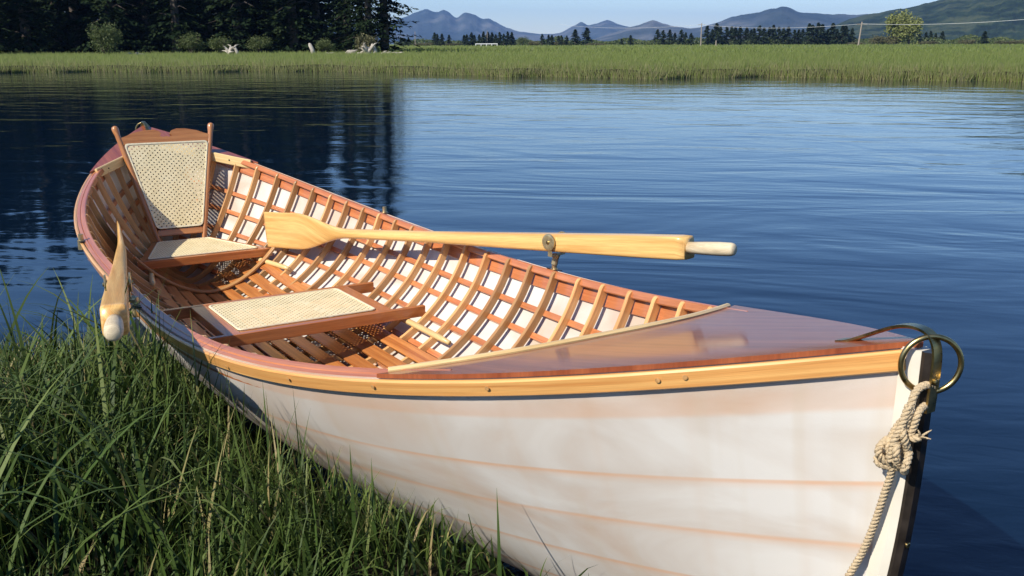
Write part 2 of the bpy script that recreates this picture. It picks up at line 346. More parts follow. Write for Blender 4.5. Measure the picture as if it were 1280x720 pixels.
def Hs(u, q, side):
    """q in [0,1] keel->sheer (t=q^2)"""
    u = np.asarray(u, float); q = np.asarray(q, float); t = q * q
    b, zg = bz(u); au = np.abs(u); zk = zk_(u); c = .25 + .75 * au ** 3
    y = b * ((1 - c) * np.sqrt(np.maximum(0, 1 - (1 - t) ** 2)) + c * t ** .85)
    x = X0 + L2 * u * (1 - .05 * (1 - t) ** 3 * au ** 3)
    return np.stack(np.broadcast_arrays(x, side * y, zk + t * (zg - zk)), -1)
def Hn(u, q, side):
    e = 1e-3
    du = Hs(np.clip(u + e, -1, 1), q, side) - Hs(np.clip(u - e, -1, 1), q, side)
    dq = Hs(u, np.minimum(q + e, 1), side) - Hs(u, np.maximum(q - e, 0), side)
    n = np.cross(du, dq) * (1 if side > 0 else -1)     # inward
    n /= np.linalg.norm(n, axis=-1)[..., None] + 1e-12
    return n
def Ho(u, q, side, off):
    u = np.asarray(u, float); q = np.asarray(q, float)
    return Hs(u, q, side) + Hn(u, q, side) * (off[..., None] if hasattr(off, 'shape') and off.shape else off)
def ux(x): return (x - X0) / L2
# check orientation of inward normals
_t = Hn(np.array(0.), np.array(.8), 1)
NS = 1 if _t[1] < 0 else -1
_Hn = Hn
def Hn(u, q, side): return _Hn(u, q, side) * NS
def sheer_pt(x, side, inset=0.):
    b, z = bz(ux(np.asarray(x, float))); return np.stack(np.broadcast_arrays(x, side * (b - inset), z), -1)

boat = empty('rowing_boat', (0, 0, 0)); boat.rotation_euler.x = HEEL
tag(boat, 'white skin-on-frame rowing boat with varnished ribs, caned seats and mahogany decks', 'boat')

# skin
def build_skin():
    us = np.sin(np.linspace(-PI / 2, PI / 2, 141)) ; us = np.sign(us) * np.abs(us) ** 1.0
    qs = np.linspace(0, 1, 41); mb = MB()
    for side in (-1, 1):
        for layer, off in ((0, 0.), (1, .0025)):
            U, Q = np.meshgrid(us, qs, indexing='ij')
            P = Ho(np.clip(U, -.9995, .9995), np.maximum(Q, 1e-4), side, off)
            P[:, 0, 1] = 0
            n, k = U.shape; idx = np.arange(n * k).reshape(n, k)
            Fc = []
            for i in range(n - 1):
                for j in range(k - 1):
                    f = (idx[i, j], idx[i + 1, j], idx[i + 1, j + 1], idx[i, j + 1])
                    Fc.append(f if (side < 0) ^ (layer == 1) else f[::-1])
            mb.add(P.reshape(-1, 3), Fc, np.stack([P[..., 0].ravel(), (Q ** 2).ravel()], -1))
    return mb.build('hull_skin', M['skin'], boat, smooth=True)
build_skin()

def path_frames(P, N):
    T = np.gradient(P, axis=0); T /= np.linalg.norm(T, axis=1)[:, None]
    N = N - (N * T).sum(1)[:, None] * T; N /= np.linalg.norm(N, axis=1)[:, None]
    return N, np.cross(T, N)

# ribs
def rib(x):
    u = ux(x); qs = np.linspace(1, .02, 26)
    P = []; Nn = []
    for side, qq in ((-1, qs), (1, qs[::-1])):
        for q in qq:
            n = Hn(np.array(u), np.array(q), side); p = Hs(np.array(u), np.array(q), side)
            n = n * np.array([0, 1, 1]); n /= np.linalg.norm(n)
            P.append(p); Nn.append(n)
    P = np.array(P); Nn = np.array(Nn)
    n = len(P)
    # keep the end just under the top of the inwale
    A, B = path_frames(P, Nn)
    w = .0135; d0, d1 = .0215, .0475
    L = np.concatenate([[0], np.cumsum(np.linalg.norm(np.diff(P, axis=0), axis=1))]); tot = L[-1]
    # refine the ends for the rounded tips
    ext = np.array([0, .003, .007, .013, .02, .03])
    def samp(l): return np.stack([np.interp(l, L, P[:, k]) for k in range(3)], -1), np.stack([np.interp(l, L, A[:, k]) for k in range(3)], -1), np.stack([np.interp(l, L, B[:, k]) for k in range(3)], -1)
    ls = np.unique(np.concatenate([ext + .004, L[(L > .036) & (L < tot - .036)], tot - ext - .004]))
    PP, AA, BB = samp(ls)
    def prof(i):
        e = min(ls[i], tot - ls[i]) - .004
        k = math.sqrt(max(0, 1 - max(0, 1 - e / .020) ** 2))
        dd = .0375 + (d1 - .0375) * k
        return [(d0, -w / 2), (dd - .002, -w / 2), (dd, -w / 2 + .002), (dd, w / 2 - .002), (dd - .002, w / 2), (d0, w / 2)]
    MB().sweep(PP, AA, BB, prof).build('rib', M['rib'], boat)
for k in range(-3, 26):
    x = (k - 11) * .14 + rnd.uniform(-.004, .004)
    if k > 21: x += 0
    rib(x)

# stringers, clamps, inwales, rub rails
def runner(name, mat, side, q, a0, a1, h, x_from, x_to, n=90, down=0., c=.0015, parent=None):
    us = ux(np.linspace(x_from, x_to, n)); qa = np.full(n, float(q))
    P = Hs(us, qa, side); Nn = Hn(us, qa, side)
    A, B = path_frames(P, Nn)
    if B[n // 2, 2] < 0: B = -B
    return MB().sweep(P + B * down, A, B, rect(a1 - a0, h, c, (a0 + a1) / 2, 0)).build(name, mat, parent or boat)
XE = X0 + L2
for side in (-1, 1):
    for t in SORT_T[1:]:
        runner('stringer', M['cedar'], side, math.sqrt(t), .003, .0215, .020, -XE + 2 * X0 + .05, XE - .05)
    runner('stringer', M['cedar'], side, math.sqrt(SORT_T[0]), .003, .0215, .020, -1.9, 2.0)
    runner('sheer_clamp', M['clamp'], side, .9995, .003, .016, .066, -XE + 2 * X0 + .03, XE - .03, 110, -.0335)
    runner('inwale', M['clamp'], side, .9995, .016, .037, .024, -1.72, 1.72, 110, -.0125, .003)
    rr = runner('rub_rail', M['pine'], side, .9995, -.010, -.0005, .031, -XE + 2 * X0 + .012, XE - .012, 120, -.0150, .004)
    # screw plugs on the rub rail
    for x in np.arange(-2.1, 2.3, .245):
        for dx in ((0,) if side > 0 or x < 1.9 else (0, .04)):
            u = ux(np.array(x + rnd.uniform(-.02, .02) + dx)); p = Hs(u, np.array(.9995), side); nn = Hn(u, np.array(.9995), side)
            disc('screw_plug', p - nn * .0102 + np.array([0, 0, -.013 + rnd.uniform(-.003, .003)]), -nn, .0042, M['plug'], rr, .0003)
# keel with both stems
us = np.concatenate([np.linspace(-1, 1, 90)])
kp = [Hs(np.array(u), np.array(0.), 1) for u in us]
st = [Hs(np.array(1.), np.array(q), 1) for q in np.linspace(.1, 1.0, 24)]
sn = [Hs(np.array(-1.), np.array(q), 1) for q in np.linspace(1.0, .1, 24)]
P = np.array(sn + kp + st); P[:, 1] = 0
T = np.gradient(P, axis=0); T /= np.linalg.norm(T, axis=1)[:, None]
Bo = np.stack([T[:, 2], np.zeros(len(T)), -T[:, 0]], -1)      # outward in the x-z plane
keel = MB().sweep(P, np.array([0, 1., 0]), Bo, [(-.013, -.014), (.013, -.014), (.015, .006), (.010, .016), (-.010, .016), (-.015, .006)]).build('keel_and_stems', M['stem'], boat)
for sgn in (1, -1):
    seg = (P[-24:] if sgn > 0 else P[:24]); bo = Bo[-24:] if sgn > 0 else Bo[:24]
    band = MB().sweep(seg, np.array([0, 1., 0]), bo, [(-.0105, .0165), (.0105, .0165), (.012, .022), (.007, .030), (-.007, .030), (-.012, .022)]).build('stem_band', M['darkbrass'], boat)
    for i in range(2, 22, 5): disc('band_screw', seg[i] + bo[i] * .0305, bo[i], .0045, M['brass'], band, .002)

# decks and coamings
def deck_fn(sgn):
    xc0, xe0 = (1.685, 1.585) if sgn > 0 else (-1.99, -1.60)
    xt = X0 + sgn * (L2 + .008)
    def xcurve(v): return xc0 + (xe0 - xc0) * np.abs(v) ** (2.6 if sgn > 0 else 1.8)
    def pos(v, w, dz):
        x = xcurve(v) * (1 - w) + xt * w
        uu = np.clip(ux(x), -1, 1); b, z = bz(uu); b = b + .004
        return np.stack(np.broadcast_arrays(x, v * b, z + .004 * np.minimum(1, b / .35) * (1 - v * v) + dz), -1)
    return xcurve, pos
for sgn in (1, -1):
    xcurve, pos = deck_fn(sgn)
    vs = np.linspace(-1, 1, 41); ws = np.linspace(0, 1, 60) ** .9
    mb = MB(); V, W = np.meshgrid(vs, ws, indexing='ij'); nv, nw = V.shape
    top = pos(V, W, .0095).reshape(-1, 3); bot = pos(V, W, .0012).reshape(-1, 3)
    idx = np.arange(nv * nw).reshape(nv, nw); off = nv * nw; Fc = []
    for i in range(nv - 1):
        for j in range(nw - 1):
            f = (idx[i, j], idx[i + 1, j], idx[i + 1, j + 1], idx[i, j + 1])
            Fc += [f if sgn < 0 else f[::-1], tuple(a + off for a in (f[::-1] if sgn < 0 else f))]
    bd = [idx[i, 0] for i in range(nv)] + [idx[-1, j] for j in range(1, nw)] + [idx[i, -1] for i in range(nv - 2, -1, -1)] + [idx[0, j] for j in range(nw - 2, 0, -1)]
    for a, b in zip(bd, bd[1:] + bd[:1]): Fc.append((a, b, b + off, a + off))
    Vv = np.concatenate([top, bot])
    dk = mb.add(Vv, Fc, np.stack([Vv[:, 0], Vv[:, 1]], -1)).build('deck', M['mahog'], boat)
    # coaming: bent laminated band along the deck edge
    vv = np.linspace(-.965, .965, 61); P = pos(vv, np.zeros_like(vv), 0.)
    T = np.gradient(P, axis=0); T[:, 2] = 0; T /= np.linalg.norm(T, axis=1)[:, None]
    A = np.stack([T[:, 1], -T[:, 0], 0 * T[:, 0]], -1) * (-sgn)   # towards the cockpit
    if A[30, 0] * sgn > 0: A = -A
    hh = .046
    cm = MB().sweep(P, A, np.array([0, 0, 1.]), rect(.013, hh, .004, .0085, .0155 - hh / 2)).build('coaming', M['pale'], boat)
    for v in (-.85, -.6, -.3, .0, .3, .6, .85):
        i = int((v + .965) / 1.93 * 60); disc('screw', P[i] + A[i] * .0168 + np.array([0, 0, -.006]), A[i], .0036, M['iron'], cm, .001)

# floor slats
def rib_floor(x, y):
    u = ux(x); q = np.linspace(.02, 1, 120); p = Ho(np.full(120, u), q, 1, .045)
    return float(np.interp(abs(y), p[:, 1], p[:, 2]))
for i in range(9):
    y = (i - 4) * .069
    xs = np.linspace(-1.33 + .01 * (i % 3), .50 - .02 * (i % 2), 22)
    P = np.array([[x, y * (1 - .12 * (max(0, -x - .3) / 1.) ** 2), max(rib_floor(x, y * .9), rib_floor(0, y)) + .006] for x in xs])
    sl = (rib_floor(0, y + .02) - rib_floor(0, y - .02)) / .04 * .75
    A = np.array([0, 1., sl]); A /= np.linalg.norm(A); B = np.array([0, -A[2], A[1]])
    MB().sweep(P, A, B, rect(.051, .010, .002)).build('floor_slat', M['slat'], boat)

# pale bent hoop over the ends of the floor slats
us_ = ux(-1.16); qs_ = np.linspace(.66, .02, 22); P = []; Nn = []
for side, qq in ((-1, qs_), (1, qs_[::-1])):
    for q in qq:
        n_ = Hn(np.array(us_), np.array(q), side) * np.array([0, 1, 1]); P.append(Hs(np.array(us_), np.array(q), side)); Nn.append(n_ / np.linalg.norm(n_))
A_, B_ = path_frames(np.array(P), np.array(Nn)); MB().sweep(P, A_, B_, rect(.012, .030, .003, .064, 0)).build('bent_hoop', M['rib'], boat)

# thwart (forward, caned)
def cane_panel(corners, parent, bind=.008, sag=.0):
    """corners a,b,c,d; planar quad with rounded corners; u along a->b"""
    a, b, c, d = [np.asarray(p, float) for p in corners]
    ex = (b - a) / np.linalg.norm(b - a); nn = np.cross(b - a, d - a); nn /= np.linalg.norm(nn); ey = np.cross(nn, ex)
    cs = [np.array([np.dot(p - a, ex), np.dot(p - a, ey)]) for p in (a, b, c, d)]
    r = .022; out = []
    for i in range(4):
        p = cs[i]; v0 = cs[i - 1] - p; v1 = cs[(i + 1) % 4] - p; v0 /= np.linalg.norm(v0); v1 /= np.linalg.norm(v1)
        for t in np.linspace(0, 1, 6):
            q0 = p + v0 * r * (1 - t); q1 = p + v1 * r * t
            out.append((p + v0 * r * (1 - t) ** 2 + v1 * r * t ** 2))
    out = np.array(out); cen = out.mean(0)
    to3 = lambda q, z=0: a + ex * q[0] + ey * q[1] + nn * z
    n = len(out); mb = MB()
    V = [to3(cen, -sag)] + [to3(q) for q in out]
    mb.add(V, [(0, 1 + i, 1 + (i + 1) % n) for i in range(n)], [cen] + list(out), 0)
    P = np.array([to3(q) for q in out]); 
    inn = np.array([cen + (q - cen) * (1 - bind / np.linalg.norm(q - cen)) for q in out])
    o3 = np.array([to3(q, .0025) for q in out]); i3 = np.array([to3(q, .0025) for q in inn]); ob = np.array([to3(cen + (q - cen) * 1.004, -.001) for q in out]); ib = np.array([to3(q, -.001) for q in inn])
    V = np.concatenate([ob, o3, i3, ib]); Fc = []
    for L_ in range(3):
        for i in range(n): j = (i + 1) % n; Fc.append((L_ * n + i, L_ * n + j, (L_ + 1) * n + j, (L_ + 1) * n + i))
    mb.add(V, Fc, V[:, :2], 1)
    return mb.build('cane_panel', None, parent, mats=[M['cane'], M['canebind']])
def ipt(x, z, off=.045):      # half breadth of the rib inner faces at height z
    u = ux(x); q = np.linspace(.05, 1, 160); p = Ho(np.full(160, u), q, 1, off); return float(np.interp(z, p[:, 2], p[:, 1]))
ZS = .150
mb = MB(); xf, xb = .090, -.335
yf = ipt(xf, ZS) - .006; yb = ipt(xb, ZS) - .006
bar(mb, (xf, -yf, ZS - .02), (xf, yf, ZS - .02), .020, .040)
bar(mb, (xb, -yb, ZS - .02), (xb, yb, ZS - .02), .020, .040)
for s in (-1, 1):
    bar(mb, (xb + .0102, s * .277, ZS - .017), (xf - .0102, s * .277, ZS - .017), .056, .032)
bar(mb, (xf - .024, -.2478, ZS - .012), (xf - .024, .2478, ZS - .012), .027, .020); bar(mb, (xb + .024, -.2478, ZS - .012), (xb + .024, .2478, ZS - .012), .027, .020)
th = mb.build('thwart_frame', M['seat'], boat)
cane_panel([(xf - .030, -.250, ZS + .0015), (xf - .030, .250, ZS + .0015), (xb + .030, .250, ZS + .0015), (xb + .030, -.250, ZS + .0015)], th)
# stern seat
mb = MB(); xf, xb = -1.205, -1.62
yf = ipt(xf, ZS) - .004; yb2 = .125
bar(mb, (xf, -yf, ZS - .0185), (xf, yf, ZS - .0185), .020, .037)
for s in (-1, 1): bar(mb, (xf - .0102, s * .275, ZS - .016), (xb, s * .125, ZS - .016), .032, .030)
bar(mb, (xb, -.14, ZS - .017), (xb, .14, ZS - .017), .024, .033)
bar(mb, (xf - .026, -.25, ZS - .012), (xf - .026, .25, ZS - .012), .030, .020)
ss = mb.build('stern_seat_frame', M['seat'], boat)
cane_panel([(xf - .024, -.252, ZS + .0015), (xf - .024, .252, ZS + .0015), (xb + .02, .122, ZS + .0015), (xb + .02, -.122, ZS + .0015)], ss)
# risers under the seats
for (xa, xz, s, dz) in ((-.52, .40, 1, .0), (-.52, .40, -1, .0), (-1.52, -.96, 1, .0), (-1.52, -.96, -1, .0)):
    n = 14; xs = np.linspace(xa, xz, n); z = ZS - .052 + dz
    P = np.array([[x, s * (ipt(x, z) - .011), z] for x in xs])
    MB().tube(P, [.008] + [.0115] * (n - 2) + [.008], 10).build('seat_riser', M['pale'], boat, smooth=True)

# backrest, leaning aft
Bp = lambda s, z: np.array([-1.625 - .185 * (z - .13) / .56, s * (.105 + .125 * (z - .13) / .56), z])
mb = MB()
for s in (-1, 1):
    zs = [.10, .13, .4, .6, .650, .667, .680, .689, .693]; rr = [.010, .0115, .0125, .0125, .0125, .0155, .0165, .013, .005]
    mb.tube(np.array([Bp(s, z) for z in zs]), rr, 12)
frame = mb.build('backrest_frame', M['chair'], boat, smooth=True)
# scrolled crest rail (outline in post plane)
zz0, zz1 = .604, .66
up = Bp(0, 1.) - Bp(0, 0.); up /= np.linalg.norm(up); nrm = np.array([up[2], 0, -up[0]])
w1 = .222
ol = [(-w1, 0), (-w1, .030), (-.19, .040), (-.15, .056), (-.10, .066), (-.055, .068), (-.030, .060), (-.020, .046), (-.028, .036), (-.012, .030), (.002, .034), (.014, .030), (.030, .036), (.020, .046), (.030, .062), (.055, .070), (.10, .068), (.15, .058), (.19, .042), (w1, .032), (w1, 0)]
c0 = Bp(0, zz0)
ol2 = [(y * (1 - .03 * (1 if h < .01 else 0)), h) for y, h in ol]
V = [c0 + np.array([0, y, 0]) + up * h + nrm * d for d in (.009, -.009) for y, h in ol2]; n = len(ol2)
Fc = [tuple(range(n))[::-1], tuple(range(n, 2 * n))] + [(i, (i + 1) % n, n + (i + 1) % n, n + i) for i in range(n)]
MB().add(V, Fc, [(v[1], v[2]) for v in V]).build('crest_rail', M['chair'], frame)
mb = MB(); bar(mb, Bp(-1, .185) + [0, .010, 0], Bp(1, .185) - [0, .010, 0], .016, .030, up); mb.build('lower_rail', M['chair'], frame)
for s in (-1, 1):   # inner stiles that carry the cane
    pass
ca = [Bp(-1, .205) + [0, .012, 0], Bp(1, .205) - [0, .012, 0], Bp(1, .608) - [0, .012, 0], Bp(-1, .608) + [0, .012, 0]]
cane_panel([p + nrm * .0095 for p in ca], frame, .009)

# bow and stern fittings
def fitting(sgn):
    xt = X0 + sgn * L2
    zt = float(bz(np.array(float(sgn)))[1])
    prof_ = [(-.124, -.0235), (-.106, -.0185), (-.08, -.004), (-.052, .012), (-.028, .024), (-.006, .029), (.014, .027), (.026, .018), (.032, .002), (.0335, -.02), (.0310, -.085)]
    t = np.linspace(0, len(prof_) - 1, 50); i = np.arange(len(prof_))
    px = np.interp(t, i, [p[0] for p in prof_]); pz = np.interp(t, i, [p[1] for p in prof_])
    k = np.ones(5) / 5
    for a in (px, pz):
        a[2:-2] = np.convolve(a, k, 'valid')
    P = np.stack([xt + sgn * px, 0 * px, zt + pz], -1)
    T = np.gradient(P, axis=0); T /= np.linalg.norm(T, axis=1)[:, None]; Bn = np.stack([T[:, 2], 0 * px, -T[:, 0]], -1)
    wd = np.interp(np.linspace(0, 1, 50), [0, .1, .25, .6, 1], [.011, .012, .008, .009, .0095])
    st_ = MB().sweep(P, np.array([0, 1., 0]), Bn, lambda i: [(a * wd[i], b) for a, b in ((-1, -.0022), (1, -.0022), (1, .0012), (.7, .0030), (-.7, .0030), (-1, .0012))]).build('stem_strap', M['brass'], boat, smooth=False)
    c = np.array([xt + sgn * .025, 0, zt - .018]); ring = []
    ax = np.array([.62, .80, 0]); ax /= np.linalg.norm(ax); ay = np.array([0, 0, 1.])
    for a in np.linspace(0, 2 * PI, 48, endpoint=False): ring.append(c + ax * .0395 * math.cos(a) + ay * .0395 * math.sin(a))
    rad = np.array([(p - c) / .0395 for p in ring]); rn_ = np.cross(ax, ay)
    MB().sweep(np.array(ring), rad, rn_, [(.0040 * math.cos(2 * PI * j / 12), .0040 * math.sin(2 * PI * j / 12)) for j in range(12)], close=True).build('mooring_ring', M['brass'], st_, smooth=True)
    disc('strap_screw', (xt + sgn * .0365, 0, zt - .04), (sgn, 0, 0), .005, M['brass'], st_, .002)
    return c
RC = fitting(1); fitting(-1)

# oarlock sockets on the gunwales
for (x, s) in ((-.60, 1), (-.60, -1), (.636, 1), (.37, -1)):
    p = sheer_pt(x, s, -.004); m_ = MB()
    m_.tube(np.array([p + [0, 0, -.03], p + [0, 0, .004], p + [0, 0, .0045], p + [0, 0, .026]]), [.013, .013, .009, .009], 14)
    so = m_.build('oarlock_socket', M['steel'], boat, smooth=False)
    m_ = MB(); bar(m_, p + [-.03, 0, .0015], p + [.03, 0, .0015], .020, .003); m_.build('socket_plate', M['darkbrass'], so)

# ------------------------------------------------------------------ oars
def make_oar(name, G, T, lockx, wide_sign, label):
    G = np.array(G, float); T = np.array(T, float); ax = T - G; Ln = np.linalg.norm(ax); ax /= Ln
    root = empty(name, tuple(G)); tag(root, label, 'oar', 'pair of wooden oars laid in the boat')
    side = np.cross(ax, [0, 0, 1.]); side /= np.linalg.norm(side); upp = np.cross(side, ax)
    o = lambda l: ax * l
    # loom and shaft: superelliptic section going from square loom to round shaft to blade
    ls = np.concatenate([np.linspace(.152, 1.9, 60), np.linspace(1.92, Ln, 46)])
    def wh(l):
        if l < 1.85:
            h = np.interp(l, [.15, .155, .35, .8, 1.2, 1.5, 1.85], [.062, .069, .067, .056, .046, .042, .040]); w = np.interp(l, [.15, .155, .35, .8, 1.2, 1.5, 1.85], [.050, .056, .056, .050, .044, .041, .036])
            return h, w
        t = (l - 1.85) / (Ln - 1.85)
        h = .040 + .125 * (0.5 - .5 * math.cos(PI * min(1, t / .60))) ** 1.05 + .008 * max(0, t - .6)
        w = np.interp(t, [0, .3, .7, 1], [.036, .024, .015, .009])
        return h, w
    ex = lambda l: np.interp(l, [.15, .5, 1.0, 1.3], [7., 5.5, 3.4, 2.2])
    def prof(i):
        l = ls[i]; h, w = wh(l); n = ex(l) if l < 1.85 else 2.2; q = []
        if l > Ln - .012: h *= .985; w *= .6
        for k in range(24):
            a = 2 * PI * (k + .5) / 24; c, s_ = math.cos(a), math.sin(a)
            q.append((w / 2 * math.copysign(abs(c) ** (2 / n), c), h / 2 * math.copysign(abs(s_) ** (2 / n), s_)))
        return q
    cur = lambda l: .02 * max(0, (l - 1.85) / (Ln - 1.85)) ** 2
    P = np.array([o(l) + side * cur(l) * wide_sign for l in ls])
    sh = MB().sweep(P, side, upp, prof).build('shaft_and_blade', M['oar'], root, smooth=True)
    gl = [.0, .004, .012, .05, .10, .151]; gr = [.012, .0165, .0185, .0195, .0185, .0165]
    MB().tube(np.array([o(l) for l in gl]), gr, 18).build('grip', M['grip'], root, smooth=True)
    # pinned oarlock on the loom
    ll = lockx; pc = o(ll); ws = wide_sign
    fr = MB(); h, w = wh(ll)
    lo = fr
    off = side * (w / 2 + .004)
    for sg in (-1, 1):
        bar(fr, pc + side * sg * (w / 2 + .0035) - upp * (h / 2 + .010), pc + side * sg * (w / 2 + .0035) + upp * .012, .018, .004, up=tuple(side))
    bar(fr, pc - side * (w / 2 + .006) - upp * (h / 2 + .010), pc + side * (w / 2 + .006) - upp * (h / 2 + .010), .018, .006)
    wp = G + pc
    g = sheer_pt(wp[0], 1 if wp[1] > 0 else -1, -.004) 
    g = np.array([g[0], g[1], g[2] + g[1] * math.sin(HEEL)])
    base = g - G + np.array([0, 0, .02])
    topp = pc - upp * (h / 2 + .010)
    fr.tube(np.array([base, base * .7 + topp * .3, base * .4 + topp * .6, topp]), [.011, .0105, .0105, .013], 12)
    lk = fr.build('oarlock', M['steel'], root)
    for sg in (-1, 1):
        disc('pin_disc', pc + side * sg * (w / 2 + .007) + upp * .004, side * sg, .027, M['steel'], lk, .003, 24)
        disc('pin_head', pc + side * sg * (w / 2 + .011) + upp * .004, side * sg, .006, M['brass'], lk, .003, 12)
    return root
make_oar('oar', (1.300, .750, .530), (-1.215, .268, .233), .675, 1, 'pale wooden oar lying across the far gunwale, its broad blade resting on the stern seat')
make_oar('oar', (1.150, -.815, .520), (-1.33, -.325, .245), .80, -1, 'wooden oar seen end-on over the near gunwale, its round grip above the bank grass')

# ------------------------------------------------------------------ mooring rope
def strands(mb, P, r, pitch=.020):
    P = np.asarray(P, float)
    # resample
    L = np.concatenate([[0], np.cumsum(np.linalg.norm(np.diff(P, axis=0), axis=1))]); n = max(8, int(L[-1] / .0022))
    l = np.linspace(0, L[-1], n); Q = np.stack([np.interp(l, L, P[:, k]) for k in range(3)], -1)
    T = np.gradient(Q, axis=0); T /= np.linalg.norm(T, axis=1)[:, None]
    A = np.zeros_like(Q); a = np.cross(T[0], [0.3, .2, 1.]); a /= np.linalg.norm(a)
    for i in range(n):
        a = a - np.dot(a, T[i]) * T[i]; a /= np.linalg.norm(a); A[i] = a
    B = np.cross(T, A)
    for k in range(3):
        ph = l / pitch * 2 * PI + k * 2 * PI / 3
        S = Q + A * (r * .52 * np.cos(ph))[:, None] + B * (r * .52 * np.sin(ph))[:, None]
        mb.tube(S, r * .56, 6)
def spline(pts, n=12):
    P = np.array(pts, float); out = []
    e = np.concatenate([[2 * P[0] - P[1]], P, [2 * P[-1] - P[-2]]])
    for i in range(1, len(e) - 2):
        for t in np.linspace(0, 1, n, endpoint=False):
            a, b, c, d = e[i - 1], e[i], e[i + 1], e[i + 2]
            out.append(.5 * ((2 * b) + (-a + c) * t + (2 * a - 5 * b + 4 * c - d) * t * t + (-a + 3 * b - 3 * c + d) * t ** 3))
    out.append(P[-1]); return np.array(out)
def hull_y(x, z):      # near-side y of the hull surface at x,z
    u = min(ux(x), .999); q = np.linspace(0, 1, 200); p = Hs(np.full(200, u), q, -1); return float(np.interp(z, p[:, 2], p[:, 1]))
rp = MB(); R_ = .0055
def on(x, z, out=.012): return (x, min(hull_y(x, z), -.016) - out, z)
rb = RC + np.array([0, 0, -.0395])
strands(rp, spline([on(2.372, .560, .012), on(2.376, .590, .014), rb + [.000, -.020, .006], rb + [.004, -.004, .013], rb + [.004, .012, .006], rb + [.000, .014, -.014], on(2.383, .590, .003), on(2.380, .565, .008), on(2.372, .545, .010)]), R_)
strands(rp, spline([on(2.376, .600, .016), on(2.372, .570, .022), on(2.366, .545, .026), on(2.362, .515, .024)]), R_)
for (cx, cz, ra, rb_, ph, o_) in ((2.366, .545, .012, .026, .3, .014), (2.360, .528, .014, .019, 1.2, .022), (2.372, .518, .013, .016, 2.0, .015), (2.357, .512, .017, .010, .5, .016)):
    strands(rp, spline([on(cx + ra * math.cos(a), cz + rb_ * math.sin(a), o_ + .008 * math.sin(2 * a + ph)) for a in np.linspace(0, 2 * PI, 14)], 6), R_)
strands(rp, spline([on(2.374, .552, .008), on(2.384, .553, .008), on(2.391, .557, .006)]), R_)
for k in range(7):
    a = k * .9; rp.tube(np.array([on(2.391, .557, .006), np.array(on(2.394, .559, .006)) + [.006 * math.cos(a), .005 * math.sin(a), .006 * math.sin(a * 1.7)], np.array(on(2.395, .560, .006)) + [.012 * math.cos(a), .009 * math.sin(a), .010 * math.sin(a * 1.7)]]), [.0022, .0016, .0006], 5)
strands(rp, spline([on(2.360, .515, .016), on(2.356, .49, .010), on(2.348, .455, .009), on(2.336, .40, .009), on(2.322, .35, .010), on(2.305, .30, .012), on(2.285, .24, .016), (2.26, -.16, .16), (2.22, -.26, .10), (2.15, -.40, .06), (2.05, -.52, .075), (1.98, -.65, .09)]), R_)
rope = rp.build('mooring_rope', M['rope'], None, smooth=True)
tag(rope, 'twisted cotton mooring rope knotted to the brass bow ring', 'rope')

# ------------------------------------------------------------------ near bank
def shore_y(x):
    base = .12 - .05 * np.sin(x * 2.1) - .02 * np.sin(x * 7)
    return base - 1.6 / (1 + np.exp((x + .18) / .10)) - 3.0 / (1 + np.exp((x + 1.9) / .5)) + (.0)
def bank_z(x, y):
    d = shore_y(x) - y      # >0 on land
    z = np.where(d > 0, .16 * (1 - np.exp(-d / .55)), .35 * d)
    z = z + .018 * np.sin(x * 5.3 + y * 3.1) * np.clip(d, 0, 1) + .25 * np.clip(d - 3, 0, 40) * .05
    return np.minimum(np.maximum(z, -1.5), hull_floor(x, y))
_fu = np.linspace(-.999, .999, 220); _fq = np.linspace(0, 1, 60); _FP = Hs(_fu[:, None], _fq[None, :], -1)
def hull_floor(x, y):
    """highest level the soil may reach under the hull"""
    x = np.asarray(x, float); y = np.asarray(y, float); X, Y = np.broadcast_arrays(x, y); out = np.full(X.shape, 9.)
    fx, fy, fo = X.ravel(), Y.ravel(), out.ravel()
    for i in range(len(fx)):
        u = (fx[i] - X0) / L2
        if abs(u) < 1.02 and abs(fy[i]) < .68:
            j = int(np.clip((u + .999) / 1.998 * 219, 0, 219)); p = _FP[j]
            for dy in (0,):
                a = max(0, abs(fy[i]) - .03)
                if a < -p[-1, 1]: fo[i] = np.interp(a, -p[:, 1], p[:, 2]) - .035
    return fo.reshape(X.shape)
def grid_sheet(name, xs, ys, zf, mat):
    X, Y = np.meshgrid(xs, ys, indexing='ij'); Z = zf(X, Y); n, k = X.shape; idx = np.arange(n * k).reshape(n, k)
    V = np.stack([X, Y, Z], -1).reshape(-1, 3)
    Fc = [(idx[i, j], idx[i + 1, j], idx[i + 1, j + 1], idx[i, j + 1]) for i in range(n - 1) for j in range(k - 1)]
    return mesh_obj(name, V, Fc, mat, None, V[:, :2], True)
xs = np.concatenate([np.linspace(-60, -3.2, 30), np.linspace(-3, 5, 110), np.linspace(5.3, 160, 40)])
ys = np.concatenate([np.linspace(-260, -6.2, 30), np.linspace(-6, -2.1, 26), np.linspace(-2, .8, 60), np.linspace(1.1, 4.2, 6)])
tag(grid_sheet('bank', xs, ys, bank_z, M['mud']), kind='structure')

def hull_clear(x, y, z):      # True if the point lies outside the hull
    u = ux(x)
    if abs(u) >= .995: return True
    q = np.linspace(0, 1, 60); p = Hs(np.full(60, u), q, -1)
    if z < p[0, 2] - .02: return True
    yy = np.interp(z, p[:, 2], p[:, 1]); return y < yy - .004 or y > .0 - yy + .004

